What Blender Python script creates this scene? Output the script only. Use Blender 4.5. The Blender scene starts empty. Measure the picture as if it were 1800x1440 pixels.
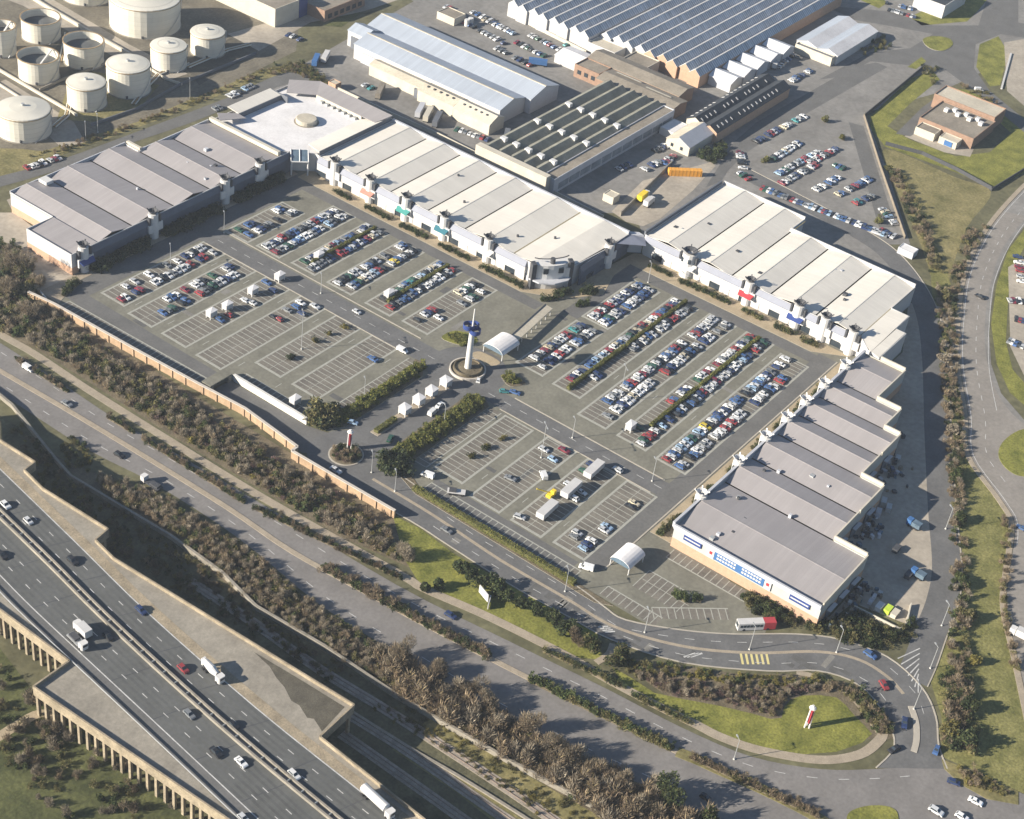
import bpy, bmesh, math, random
import numpy as np
from mathutils import Vector, Matrix
from mathutils.geometry import tessellate_polygon
RAD = math.radians
random.seed(7); RNG = np.random.default_rng(7)
scene = bpy.context.scene
COL = scene.collection

# ------------------------------------------------------------------ camera, sky, sun, exposure
CAM_H = 345.0
FPX = 2890.0
YAW, PITCH, ROLL = RAD(32.0), RAD(37.2), RAD(-8.2)
_cy, _sy = math.cos(YAW), math.sin(YAW)
_f = Vector((_cy * math.cos(PITCH), _sy * math.cos(PITCH), -math.sin(PITCH)))
_r0 = Vector((_sy, -_cy, 0)); _d0 = _f.cross(_r0)
_r = _r0 * math.cos(ROLL) + _d0 * math.sin(ROLL)
_d = _r0 * -math.sin(ROLL) + _d0 * math.cos(ROLL)
cam_data = bpy.data.cameras.new('camera'); cam = bpy.data.objects.new('camera', cam_data); COL.objects.link(cam)
cam.matrix_world = Matrix(((_r.x, -_d.x, -_f.x, 0), (_r.y, -_d.y, -_f.y, 0), (_r.z, -_d.z, -_f.z, CAM_H), (0, 0, 0, 1)))
cam_data.sensor_width = 36; cam_data.sensor_fit = 'HORIZONTAL'; cam_data.lens = 36 * FPX / 1800
cam_data.clip_start = 1; cam_data.clip_end = 20000
scene.camera = cam

SUN_AZ, SUN_EL = RAD(144.5), RAD(22.5)          # direction towards the sun, counted from +x
world = bpy.data.worlds.new('World'); scene.world = world; world.use_nodes = True
wn = world.node_tree; bg = wn.nodes['Background']
sky = wn.nodes.new('ShaderNodeTexSky'); sky.sky_type = 'NISHITA'; sky.sun_disc = False
sky.sun_elevation = SUN_EL; sky.sun_rotation = RAD(90) - SUN_AZ
sky.air_density = 1.0; sky.dust_density = .2; sky.ozone_density = 3.0
wn.links.new(sky.outputs[0], bg.inputs[0]); bg.inputs[1].default_value = 0.05
sun_d = bpy.data.lights.new('sun', 'SUN'); sun_d.energy = 5.0; sun_d.angle = RAD(0.6); sun_d.color = (1, .905, .765)
sun = bpy.data.objects.new('sun', sun_d); COL.objects.link(sun); sun.location = (0, 0, 500)
_sd = Vector((math.cos(SUN_AZ) * math.cos(SUN_EL), math.sin(SUN_AZ) * math.cos(SUN_EL), math.sin(SUN_EL)))
sun.rotation_euler = (-_sd).to_track_quat('-Z', 'Y').to_euler()
scene.view_settings.view_transform = 'Standard'; scene.view_settings.look = 'None'
scene.view_settings.exposure = 1.32; scene.view_settings.gamma = 1.0

def P(px, py, z=0.0):
    """the point at height z that the survey photograph shows at (px, py)"""
    d = _r * ((px - 900) / FPX) + _d * ((py - 720) / FPX) + _f
    t = (z - CAM_H) / d.z
    return (d.x * t, d.y * t)
def PL(pts, z=0.0): return [P(x, y, z) for x, y in pts]

# ------------------------------------------------------------------ materials
def mat(name, col, rough=.85, var=.12, scale=.25, metal=0.0, spec=.3, detail=6, fine=0.0, col2=None, bump=0.0):
    m = bpy.data.materials.new(name); m.use_nodes = True
    nt = m.node_tree; b = nt.nodes['Principled BSDF']
    b.inputs['Roughness'].default_value = rough; b.inputs['Metallic'].default_value = metal
    b.inputs['Specular IOR Level'].default_value = spec
    tc = nt.nodes.new('ShaderNodeTexCoord'); 
    geo = nt.nodes.new('ShaderNodeNewGeometry')
    n = nt.nodes.new('ShaderNodeTexNoise'); n.inputs['Scale'].default_value = scale; n.inputs['Detail'].default_value = detail
    n.inputs['Roughness'].default_value = .65
    nt.links.new(geo.outputs['Position'], n.inputs['Vector'])
    r = nt.nodes.new('ShaderNodeValToRGB')
    c = Vector(col[:3]); c2 = Vector(col2[:3]) if col2 else None
    lo = c * (1 - var); hi = (c2 if c2 else c * (1 + var))
    r.color_ramp.elements[0].position = .32; r.color_ramp.elements[1].position = .68
    r.color_ramp.elements[0].color = (*lo, 1); r.color_ramp.elements[1].color = (*hi, 1)
    nt.links.new(n.outputs['Fac'], r.inputs[0]); out = r.outputs[0]
    if fine:
        n2 = nt.nodes.new('ShaderNodeTexNoise'); n2.inputs['Scale'].default_value = scale * 9; n2.inputs['Detail'].default_value = 3
        nt.links.new(geo.outputs['Position'], n2.inputs['Vector'])
        mx = nt.nodes.new('ShaderNodeMix'); mx.data_type = 'RGBA'; mx.blend_type = 'OVERLAY'; mx.inputs[0].default_value = fine
        nt.links.new(out, mx.inputs[6]); nt.links.new(n2.outputs['Fac'], mx.inputs[7]); out = mx.outputs[2]
    nt.links.new(out, b.inputs['Base Color'])
    if bump:
        bp = nt.nodes.new('ShaderNodeBump'); bp.inputs['Strength'].default_value = bump; bp.inputs['Distance'].default_value = .4
        nb = nt.nodes.new('ShaderNodeTexNoise'); nb.inputs['Scale'].default_value = scale * 6; nb.inputs['Detail'].default_value = 4
        nt.links.new(geo.outputs['Position'], nb.inputs['Vector'])
        nt.links.new(nb.outputs['Fac'], bp.inputs['Height']); nt.links.new(bp.outputs[0], b.inputs['Normal'])
    return m

def stripe_mat(name, col, axis, pitch, amount=.12, rough=.5, col2=None, width=.5, var=.08, dirt=.10, metal=0.0):
    """sheeting with seams: thin lines every `pitch` metres along axis, over a soft weathering noise"""
    m = mat(name, col, rough, var, .06, metal, .35, 5, 0.0, None)
    nt = m.node_tree; b = nt.nodes['Principled BSDF']
    src = b.inputs['Base Color'].links[0].from_socket
    geo = nt.nodes.new('ShaderNodeNewGeometry'); sp = nt.nodes.new('ShaderNodeSeparateXYZ'); nt.links.new(geo.outputs['Position'], sp.inputs[0])
    a = nt.nodes.new('ShaderNodeMath'); a.operation = 'DIVIDE'; a.inputs[1].default_value = pitch; nt.links.new(sp.outputs[axis], a.inputs[0])
    fr = nt.nodes.new('ShaderNodeMath'); fr.operation = 'FRACT'; nt.links.new(a.outputs[0], fr.inputs[0])
    lt = nt.nodes.new('ShaderNodeMath'); lt.operation = 'LESS_THAN'; lt.inputs[1].default_value = width; nt.links.new(fr.outputs[0], lt.inputs[0])
    fl = nt.nodes.new('ShaderNodeMath'); fl.operation = 'FLOOR'; nt.links.new(a.outputs[0], fl.inputs[0])
    wn_ = nt.nodes.new('ShaderNodeTexWhiteNoise'); wn_.noise_dimensions = '1D'; nt.links.new(fl.outputs[0], wn_.inputs['W'])
    mx = nt.nodes.new('ShaderNodeMix'); mx.data_type = 'RGBA'; mx.blend_type = 'MIX'
    am = nt.nodes.new('ShaderNodeMath'); am.operation = 'MULTIPLY'; am.inputs[1].default_value = 1.0; nt.links.new(lt.outputs[0], am.inputs[0])
    nt.links.new(am.outputs[0], mx.inputs[0]); nt.links.new(src, mx.inputs[6])
    c2 = col2 if col2 else tuple(v * (1 - amount) for v in col[:3]); mx.inputs[7].default_value = (*c2[:3], 1)
    mv = nt.nodes.new('ShaderNodeMix'); mv.data_type = 'RGBA'; mv.blend_type = 'MULTIPLY'; mv.inputs[0].default_value = dirt
    nt.links.new(mx.outputs[2], mv.inputs[6]); nt.links.new(wn_.outputs['Value'], mv.inputs[7])
    nt.links.new(mv.outputs[2], b.inputs['Base Color'])
    return m

def paint_mat(name, attr):
    m = bpy.data.materials.new(name); m.use_nodes = True; nt = m.node_tree; b = nt.nodes['Principled BSDF']
    if attr:
        a = nt.nodes.new('ShaderNodeAttribute'); a.attribute_name = 'col'; nt.links.new(a.outputs['Color'], b.inputs['Base Color'])
    else:
        a = nt.nodes.new('ShaderNodeObjectInfo'); nt.links.new(a.outputs['Color'], b.inputs['Base Color'])
    b.inputs['Roughness'].default_value = .32; b.inputs['Coat Weight'].default_value = .4; b.inputs['Metallic'].default_value = .15
    return m
def leaf_mat(name, attr=True, col=(.08, .1, .03)):
    m = bpy.data.materials.new(name); m.use_nodes = True; nt = m.node_tree; b = nt.nodes['Principled BSDF']
    a = nt.nodes.new('ShaderNodeAttribute'); a.attribute_name = 'col'
    o = nt.nodes.new('ShaderNodeObjectInfo'); hs = nt.nodes.new('ShaderNodeHueSaturation')
    mr = nt.nodes.new('ShaderNodeMapRange'); mr.inputs[3].default_value = .75; mr.inputs[4].default_value = 1.25
    nt.links.new(o.outputs['Random'], mr.inputs[0]); nt.links.new(mr.outputs[0], hs.inputs['Value'])
    nt.links.new(a.outputs['Color'], hs.inputs['Color']); nt.links.new(hs.outputs[0], b.inputs['Base Color'])
    b.inputs['Roughness'].default_value = .8; b.inputs['Specular IOR Level'].default_value = .1
    tr = nt.nodes.new('ShaderNodeBsdfTranslucent'); nt.links.new(hs.outputs[0], tr.inputs[0]); mx = nt.nodes.new('ShaderNodeMixShader'); mx.inputs[0].default_value = .35
    nt.links.new(b.outputs[0], mx.inputs[1]); nt.links.new(tr.outputs[0], mx.inputs[2]); nt.links.new(mx.outputs[0], nt.nodes['Material Output'].inputs[0])
    return m

M = {}
M['ground'] = mat('earth_and_grass', (.105, .10, .055), .95, .35, .05, fine=.5, bump=.3)
M['asphalt'] = mat('asphalt', (.118, .117, .114), .9, .14, .12, fine=.25)
M['asphalt_dark'] = mat('asphalt_dark', (.117, .117, .117), .9, .18, .12, fine=.25)
M['motorway'] = mat('motorway_asphalt', (.098, .101, .098), .9, .13, .10, fine=.2)
M['patch'] = mat('tarmac_patch', (.098, .097, .094), .9, .2, .4, fine=.3)
M['patch_pale'] = mat('worn_patch', (.185, .178, .162), .9, .2, .4, fine=.3)
M['lot'] = mat('car_park_asphalt', (.160, .155, .126), .92, .2, .09, fine=.3)
M['bay'] = mat('bay_paving', (.145, .132, .115), .92, .24, .14, fine=.35, col2=(.182, .168, .142))
M['asphalt_worn'] = mat('worn_asphalt', (.172, .163, .156), .9, .14, .10, fine=.25)
M['wheel_worn'] = mat('wheel_worn_asphalt', (.086, .089, .089), .85, .2, .05, fine=.3)
M['asphalt_pale'] = mat('pale_asphalt', (.215, .198, .178), .9, .14, .08, fine=.25)
M['green_verge'] = mat('green_verge', (.135, .14, .04), .95, .3, .14, fine=.7, col2=(.215, .20, .075), bump=.4)
M['yard'] = mat('yard_concrete', (.32, .285, .235), .9, .2, .06, fine=.3)
M['yard_grey'] = mat('yard_tarmac', (.188, .181, .170), .9, .22, .05, fine=.3)
M['pave'] = mat('paving', (.30, .255, .195), .9, .14, .3, fine=.3)
M['pave_tan'] = mat('paving_tan', (.33, .27, .185), .9, .12, .3, fine=.3)
M['kerb'] = mat('kerb_stone', (.36, .33, .28), .9, .1, .5)
M['line'] = mat('line_paint', (.31, .31, .275), .8, .12, .6)
M['white_line'] = mat('white_line_paint', (.44, .44, .43), .8, .25, .6)
M['yellow_line'] = mat('yellow_line_paint', (.55, .48, .22), .8, .1, .4)
M['grass'] = mat('mown_grass', (.135, .150, .028), .95, .35, .16, fine=.7, col2=(.225, .22, .05), bump=.3)
M['rough'] = mat('rough_grass', (.155, .145, .055), .95, .28, .10, fine=.6, col2=(.24, .205, .095), bump=.4)
M['dark_grass'] = mat('shaded_meadow', (.055, .066, .022), .95, .35, .12, fine=.7, col2=(.105, .11, .04), bump=.4)  # dark rough grass with tree shade mixed into its colour
M['soil'] = mat('leaf_litter', (.13, .108, .072), .95, .35, .25, fine=.5, bump=.4)
M['cutting'] = mat('shade_dark_weeds', (.075, .075, .045), .95, .4, .12, fine=.6, col2=(.135, .125, .07), bump=.4)  # weeds toned darker, the shadow over the corridor is in this colour
M['wall_pale'] = mat('pale_grey_cladding', (.40, .405, .385), .6, .06, .3)
M['dark_brown'] = mat('dark_brown', (.088, .08, .062), .95, .3, .3, fine=.5)
M['ballast'] = mat('track_ballast', (.27, .235, .195), .95, .25, .3, fine=.5)
M['gravel'] = mat('bund_gravel', (.14, .125, .095), .95, .3, .09, fine=.5)
M['roof_cream'] = stripe_mat('cream_roof_sheet', (.62, .59, .53), 0, 1.1, .05, .55, width=.10, dirt=.06, var=.07)
M['roof_lilac'] = stripe_mat('grey_roof_sheet', (.305, .286, .286), 1, 1.1, .06, .6, width=.12, dirt=.08, var=.08)
M['roof_gutter'] = mat('gutter', (.23, .20, .12), .8, .3, .4)
M['roof_white'] = mat('white_flat_roof', (.62, .61, .61), .7, .12, .10, fine=.2)
M['wall_white'] = mat('white_cladding', (.47, .465, .46), .6, .05, .3)
M['wall_cream'] = mat('cream_cladding', (.48, .445, .37), .7, .10, .2)
M['wall_grey'] = mat('grey_cladding', (.42, .43, .46), .6, .08, .3)
M['wall_lilac'] = mat('lilac_cladding', (.20, .215, .265), .55, .06, .3)
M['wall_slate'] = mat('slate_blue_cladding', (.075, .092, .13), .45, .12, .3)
M['wall_dark'] = mat('dark_cladding', (.12, .13, .15), .6, .12, .3)
M['brick_pale'] = mat('pale_brick', (.42, .275, .19), .85, .1, .8, fine=.3)
M['brick'] = mat('red_brick', (.25, .165, .12), .9, .15, .6, fine=.3)
M['brick_wall'] = mat('boundary_brick', (.34, .24, .155), .9, .2, .35, fine=.4)
M['coping'] = mat('coping_stone', (.46, .42, .37), .8, .1, .5)
M['concrete'] = mat('viaduct_concrete', (.265, .222, .158), .9, .30, .22, fine=.5)
M['concrete_grey'] = mat('weathered_concrete', (.235, .215, .18), .9, .2, .15, fine=.3)
M['concrete_white'] = mat('white_concrete', (.55, .54, .51), .8, .1, .2)
M['tank'] = stripe_mat('tank_paint', (.60, .575, .50), 2, 2.1, .18, .5, width=.06, dirt=.06, var=.10)
M['tank_in'] = mat('floating_roof_steel', (.10, .105, .105), .7, .3, .2)
M['rust'] = mat('rusty_rim', (.34, .24, .13), .8, .3, .5)
M['glass'] = mat('dark_glass', (.03, .04, .05), .12, .1, .5, spec=.6)
M['glass_blue'] = mat('blue_glazing', (.10, .145, .19), .25, .25, .4, spec=.6)
M['black'] = mat('black_rubber', (.025, .025, .027), .8, .1, 2)
M['metal'] = mat('galvanised_steel', (.42, .43, .43), .5, .1, 1, metal=.4)
M['metal_white'] = mat('white_steel', (.54, .535, .525), .5, .05, 1)
M['metal_dark'] = mat('dark_steel', (.06, .062, .068), .5, .15, 1)
M['blue'] = mat('sign_blue', (.05, .13, .30), .5, .06, .6)
M['navy'] = mat('navy_blue', (.03, .055, .19), .5, .1, .6)
M['red'] = mat('sign_red', (.34, .04, .05), .5, .08, .6)
M['pink'] = mat('faded_red_canvas', (.40, .19, .15), .7, .08, .6)
M['dull_glass'] = mat('dull_rooflight', (.20, .225, .25), .5, .3, .3)
M['teal'] = mat('teal_canvas', (.05, .23, .21), .6, .08, .6)
M['teal2'] = mat('teal_blue_canvas', (.03, .13, .17), .6, .08, .6)
M['orange'] = mat('orange_steel', (.62, .30, .05), .6, .1, .6)
M['yellow'] = mat('yellow_paint', (.68, .50, .04), .6, .1, .6)
M['green'] = mat('lime_paint', (.42, .55, .06), .6, .1, .6)
M['purple'] = mat('violet_tarpaulin', (.16, .15, .40), .6, .1, .6)
M['roof_brown'] = mat('brown_felt_roof', (.215, .19, .155), .9, .2, .12, fine=.3)
M['roof_olive'] = mat('weathered_asbestos', (.185, .185, .155), .9, .25, .15, fine=.3)
M['roof_black'] = mat('black_roof', (.035, .04, .048), .7, .2, .3)
M['roof_blue'] = stripe_mat('blue_grey_sheet', (.35, .39, .45), 1, 1.2, .12, .5, width=.12, dirt=.1)
M['roof_tan'] = mat('tan_roof', (.45, .41, .33), .8, .15, .12, fine=.2)
M['saw_metal'] = mat('saw_sheet', (.56, .57, .59), .5, .15, .08)
M['saw_glass'] = stripe_mat('saw_glazing', (.33, .37, .42), 0, 1.7, .0, .35, col2=(.62, .64, .66), width=.28, dirt=.25, var=.25)
M['hedge_core'] = mat('clipped_leaves', (.085, .092, .03), .9, .4, .9, fine=.6, col2=(.135, .13, .045), bump=.5)
M['trunk'] = mat('bark', (.10, .08, .06), .9, .2, 2)
M['paint'] = paint_mat('car_paint', False); M['paint_c'] = paint_mat('car_paint_mixed', True)
M['leaf'] = leaf_mat('leaves_and_twigs')
M['rail'] = mat('rail_steel', (.22, .17, .14), .6, .2, 1)
M['wood'] = mat('old_timber', (.20, .17, .13), .9, .2, .5)

# ------------------------------------------------------------------ mesh helpers
class MB:
    def __init__(s): s.v = []; s.f = []; s.m = []
    def face(s, pts, m=0):
        b = len(s.v); s.v += [tuple(p) for p in pts]; s.f.append(tuple(range(b, b + len(pts)))); s.m.append(m); return s
    def box(s, x0, x1, y0, y1, z0, z1, m=0, mt=None):
        return s.prism([(x0, y0), (x1, y0), (x1, y1), (x0, y1)], z0, z1, m, mt)
    def prism(s, poly, z0, z1, m=0, mt=None, bottom=True):
        a = sum(poly[i][0] * poly[(i + 1) % len(poly)][1] - poly[(i + 1) % len(poly)][0] * poly[i][1] for i in range(len(poly)))
        if a < 0: poly = poly[::-1]
        n = len(poly); b = len(s.v)
        s.v += [(x, y, z0) for x, y in poly] + [(x, y, z1) for x, y in poly]
        for i in range(n): s.f.append((b + i, b + (i + 1) % n, b + n + (i + 1) % n, b + n + i)); s.m.append(m)
        s.f.append(tuple(range(b + n, b + 2 * n))); s.m.append(m if mt is None else mt)
        if bottom: s.f.append(tuple(range(b + n - 1, b - 1, -1))); s.m.append(m)
        return s
    def obox(s, c, u, L, Wd, z0, z1, m=0, mt=None):
        ux, uy = u; vx, vy = -uy, ux; x, y = c
        p = [(x + ux * a * L / 2 + vx * b * Wd / 2, y + uy * a * L / 2 + vy * b * Wd / 2) for a, b in ((-1, -1), (1, -1), (1, 1), (-1, 1))]
        return s.prism(p, z0, z1, m, mt)
    def cyl(s, cx, cy, r, z0, z1, n=16, m=0, r2=None, mt=None, cap=True, bottom=False):
        r2 = r if r2 is None else r2; b = len(s.v)
        for k, (rr, z) in enumerate(((r, z0), (r2, z1))):
            s.v += [(cx + rr * math.cos(2 * math.pi * i / n), cy + rr * math.sin(2 * math.pi * i / n), z) for i in range(n)]
        for i in range(n): s.f.append((b + i, b + (i + 1) % n, b + n + (i + 1) % n, b + n + i)); s.m.append(m)
        if cap: s.f.append(tuple(range(b + n, b + 2 * n))); s.m.append(m if mt is None else mt)
        if bottom: s.f.append(tuple(range(b + n - 1, b - 1, -1))); s.m.append(m)
        return s
    def tube(s, p, q, r, n=6, m=0, r2=None):
        p = Vector(p); q = Vector(q); d = (q - p).normalized(); r2 = r if r2 is None else r2
        a = d.orthogonal().normalized(); c = d.cross(a); b = len(s.v)
        for o, rr in ((p, r), (q, r2)):
            s.v += [tuple(o + a * rr * math.cos(2 * math.pi * i / n) + c * rr * math.sin(2 * math.pi * i / n)) for i in range(n)]
        for i in range(n): s.f.append((b + i, b + (i + 1) % n, b + n + (i + 1) % n, b + n + i)); s.m.append(m)
        s.f.append(tuple(range(b + n, b + 2 * n))); s.m.append(m); s.f.append(tuple(range(b + n - 1, b - 1, -1))); s.m.append(m)
        return s
    def lathe(s, cx, cy, prof, n=24, m=0):
        b = len(s.v)
        for r, z in prof: s.v += [(cx + r * math.cos(2 * math.pi * i / n), cy + r * math.sin(2 * math.pi * i / n), z) for i in range(n)]
        for k in range(len(prof) - 1):
            for i in range(n):
                s.f.append((b + k * n + i, b + k * n + (i + 1) % n, b + (k + 1) * n + (i + 1) % n, b + (k + 1) * n + i)); s.m.append(m)
        return s
    def slab(s, a, b, c, d, t=.15, m=0, mt=None):
        """a thin sloping plate a-b-c-d (counter-clockwise from above) with thickness t downwards"""
        top = [Vector(p) for p in (a, b, c, d)]; lo = [p - Vector((0, 0, t)) for p in top]
        s.face(top, m if mt is None else mt); s.face(lo[::-1], m)
        for i in range(4): s.face((lo[i], lo[(i + 1) % 4], top[(i + 1) % 4], top[i]), m)
        return s
    def mesh(s, name, mats, origin=(0, 0, 0)):
        me = bpy.data.meshes.new(name)
        v = np.array(s.v, dtype=np.float64) - np.array(origin if len(origin) == 3 else (*origin, 0.0))
        me.from_pydata(v.tolist(), [], s.f)
        for m_ in mats: me.materials.append(M[m_] if isinstance(m_, str) else m_)
        if len(mats) > 1: me.polygons.foreach_set('material_index', s.m)
        me.update(); return me
    def build(s, name, mats, parent=None, origin=None, smooth=False):
        if isinstance(mats, str): mats = [mats]
        base = parent_origin(parent) if parent else (origin or (0, 0, 0))
        me = s.mesh(name, mats, base)
        if smooth:
            me.polygons.foreach_set('use_smooth', [True] * len(me.polygons))
        o = bpy.data.objects.new(name, me); COL.objects.link(o)
        if parent: o.parent = parent
        else: o.location = base
        return o
ORIG = {}
def parent_origin(p):
    q = p
    while q.parent: q = q.parent
    return tuple(q.location)
def tag(o, label=None, cat=None, group=None, kind=None):
    if label: o['label'] = label
    if cat: o['category'] = cat
    if group: o['group'] = group
    if kind: o['kind'] = kind
    return o
def thing(name, label, cat, loc, group=None):
    o = bpy.data.objects.new(name, None); COL.objects.link(o); o.empty_display_size = 1
    o.location = (loc[0], loc[1], loc[2] if len(loc) > 2 else 0)
    return tag(o, label, cat, group)
def catmull(pts, closed=False, n=6):
    out = []; N = len(pts)
    rng = range(N if closed else N - 1)
    for i in rng:
        g = lambda k: pts[k % N] if closed else pts[max(0, min(N - 1, k))]
        p0, p1, p2, p3 = g(i - 1), g(i), g(i + 1), g(i + 2)
        for k in range(n):
            t = k / n
            out.append(tuple(.5 * (2 * p1[a] + (p2[a] - p0[a]) * t + (2 * p0[a] - 5 * p1[a] + 4 * p2[a] - p3[a]) * t * t + (3 * p1[a] - p0[a] - 3 * p2[a] + p3[a]) * t ** 3) for a in (0, 1)))
    if not closed: out.append(tuple(pts[-1]))
    return out
def tri_faces(poly):
    return tessellate_polygon([[Vector((x, y, 0)) for x, y in poly]])
_NS = [0]
def sheet(name, poly, z, m, kind='structure', smooth=False, label=None, cat=None):
    if 0 < z < .04: _NS[0] += 1; z += _NS[0] * .0005
    if smooth: poly = catmull(poly, True, 5)
    me = bpy.data.meshes.new(name); me.from_pydata([(x, y, z) for x, y in poly], [], [tuple(t) for t in tri_faces(poly)])
    bm = bmesh.new(); bm.from_mesh(me); bmesh.ops.recalc_face_normals(bm, faces=bm.faces)
    for f_ in bm.faces:
        if f_.normal.z < 0: f_.normal_flip()
    bm.to_mesh(me); bm.free()
    me.materials.append(M[m]); o = bpy.data.objects.new(name, me); COL.objects.link(o); o['kind'] = kind
    if label: tag(o, label, cat)
    return o
def ribbon_pts(pts, w):
    L, R = [], []
    for i, p in enumerate(pts):
        a = pts[max(0, i - 1)]; b = pts[min(len(pts) - 1, i + 1)]
        dx, dy = b[0] - a[0], b[1] - a[1]; l = math.hypot(dx, dy) or 1; nx, ny = -dy / l, dx / l
        L.append((p[0] + nx * w / 2, p[1] + ny * w / 2)); R.append((p[0] - nx * w / 2, p[1] - ny * w / 2))
    return L, R
def ribbon(mb, pts, w, z, m=0, h=0.0):
    L, R = ribbon_pts(pts, w)
    for i in range(len(pts) - 1):
        if h: mb.prism([R[i], R[i + 1], L[i + 1], L[i]], z, z + h, m)
        else: mb.face([(*R[i], z), (*R[i + 1], z), (*L[i + 1], z), (*L[i], z)], m)
    return mb
def raised(name, poly, h, m_top, m_side='kerb', smooth=False, z=0.0):
    if smooth: poly = catmull(poly, True, 5)
    mb = MB(); mb.prism(poly, z, z + h, 1, 0, bottom=False); o = mb.build(name, [m_top, m_side]); o['kind'] = 'structure'; return o
def walk(pts, step, start=0.0):
    """points and tangents every `step` metres along a polyline"""
    out = []; d = start; acc = 0.0
    for a, b in zip(pts[:-1], pts[1:]):
        l = math.hypot(b[0] - a[0], b[1] - a[1])
        if l < 1e-6: continue
        while d <= acc + l:
            t = (d - acc) / l; out.append(((a[0] + (b[0] - a[0]) * t, a[1] + (b[1] - a[1]) * t), ((b[0] - a[0]) / l, (b[1] - a[1]) / l))); d += step
        acc += l
    return out
def offset(pts, d):
    L, R = ribbon_pts(pts, 2 * abs(d)); return L if d > 0 else R

# ------------------------------------------------------------------ the setting: ground, roads, car parks
sheet('ground', [(-3000, -3000), (4000, -3000), (4000, 4000), (-3000, 4000)], 0.0, 'ground')
sheet('industrial_yard', [(507, 262), (530, 285), (515, 300), (515, 405), (505, 445), (480, 462), (620, 480), (640, 640), (1100, 640), (1100, 200), (745, 245), (690, 262), (640, 240), (560, 168), (556, 262)], .02, 'yard_grey')
sheet('tank_yard', PL([(-80, 330), (-80, -80), (540, -80), (520, 90), (420, 140), (330, 180), (200, 235), (100, 272), (20, 300)]), .02, 'gravel')
sheet('field', PL([(1555, 262), (1680, 312), (1742, 338), (1700, 400), (1672, 480), (1655, 560), (1632, 470), (1606, 400), (1575, 330)]), .02, 'rough', smooth=True)
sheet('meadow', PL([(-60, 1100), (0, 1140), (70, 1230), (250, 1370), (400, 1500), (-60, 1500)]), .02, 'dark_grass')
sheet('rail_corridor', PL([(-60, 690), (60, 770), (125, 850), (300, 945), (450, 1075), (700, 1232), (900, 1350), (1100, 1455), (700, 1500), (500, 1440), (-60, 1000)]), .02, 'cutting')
sheet('verge', PL([(690, 905), (740, 930), (800, 975), (880, 1020), (960, 1065), (1050, 1115), (1060, 1160), (1000, 1155), (900, 1110), (800, 1055), (735, 1022), (712, 985)]), .03, 'grass', smooth=False)
sheet('lawn', PL([(1075, 1172), (1110, 1192), (1150, 1218), (1200, 1229), (1260, 1240), (1320, 1254), (1355, 1264), (1374, 1262), (1378, 1244), (1390, 1230), (1410, 1223), (1440, 1222), (1470, 1226), (1487, 1240), (1500, 1256), (1520, 1276), (1533, 1290), (1515, 1306), (1470, 1322), (1400, 1327), (1320, 1314), (1240, 1286), (1150, 1240), (1100, 1208)]), .035, 'grass')
sheet('embankment', PL([(1070, 1150), (1160, 1165), (1300, 1185), (1430, 1185), (1510, 1210), (1562, 1262), (1575, 1300), (1535, 1300), (1300, 1290), (1180, 1230)]), .025, 'soil')
sheet('shrub_bed', PL([(-60, 560), (-60, 420), (20, 430), (60, 470), (75, 530), (130, 562), (350, 700), (525, 805), (700, 915), (725, 1000), (600, 945), (470, 868), (300, 765), (150, 668), (60, 612)]), .025, 'soil')
sheet('scrub_bank', PL([(95, 800), (160, 830), (270, 862), (420, 955), (560, 1068), (700, 1156), (850, 1246), (1000, 1326), (1150, 1396), (1290, 1475), (1120, 1475), (900, 1345), (700, 1228), (450, 1072), (300, 942), (180, 880)]), .03, 'soil')
sheet('bank', PL([(20, 285), (110, 255), (240, 215), (360, 165), (470, 120), (540, 112), (585, 150), (560, 158), (520, 130), (450, 140), (330, 192), (200, 240), (110, 272), (30, 300)]), .03, 'rough')
sheet('east_verge', PL([(1635, 470), (1665, 480), (1690, 560), (1688, 640), (1700, 740), (1704, 800), (1762, 885), (1782, 925), (1770, 1010), (1766, 1070), (1790, 1160), (1810, 1300), (1810, 1400), (1700, 1350), (1655, 1330), (1655, 1260), (1630, 1180), (1660, 1090), (1668, 1000), (1652, 800), (1645, 600)]), .02, 'green_verge')
# service road and lower yard behind the grey roofed stores
sheet('service_yard', [(365, 108), (396, 108), (396, 121), (431, 121), (431, 130), (461, 130), (461, 136), (475, 136), (475, 146), (498, 146), (498, 156), (522, 156), (556, 170), (570, 150), (*P(1655, 820),), (*P(1665, 1050),), (*P(1600, 1100),), (*P(1500, 1060),)], .03, 'yard')
srv = PL([(1236, 345), (1300, 300), (1420, 362), (1500, 405), (1560, 445), (1605, 500), (1632, 560), (1643, 640), (1648, 760), (1656, 900), (1664, 1000), (1655, 1060), (1636, 1110), (1618, 1160), (1602, 1195)])
srv = catmull(srv[1:], False, 6)
mb = MB(); ribbon(mb, srv, 9.5, .05); mb.build('service_road', 'asphalt_dark')['kind'] = 'structure'
mb = MB(); ribbon(mb, offset(srv, 5.0), .4, .05, 0, .12); mb.build('service_road_kerb', 'kerb')['kind'] = 'structure'
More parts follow.
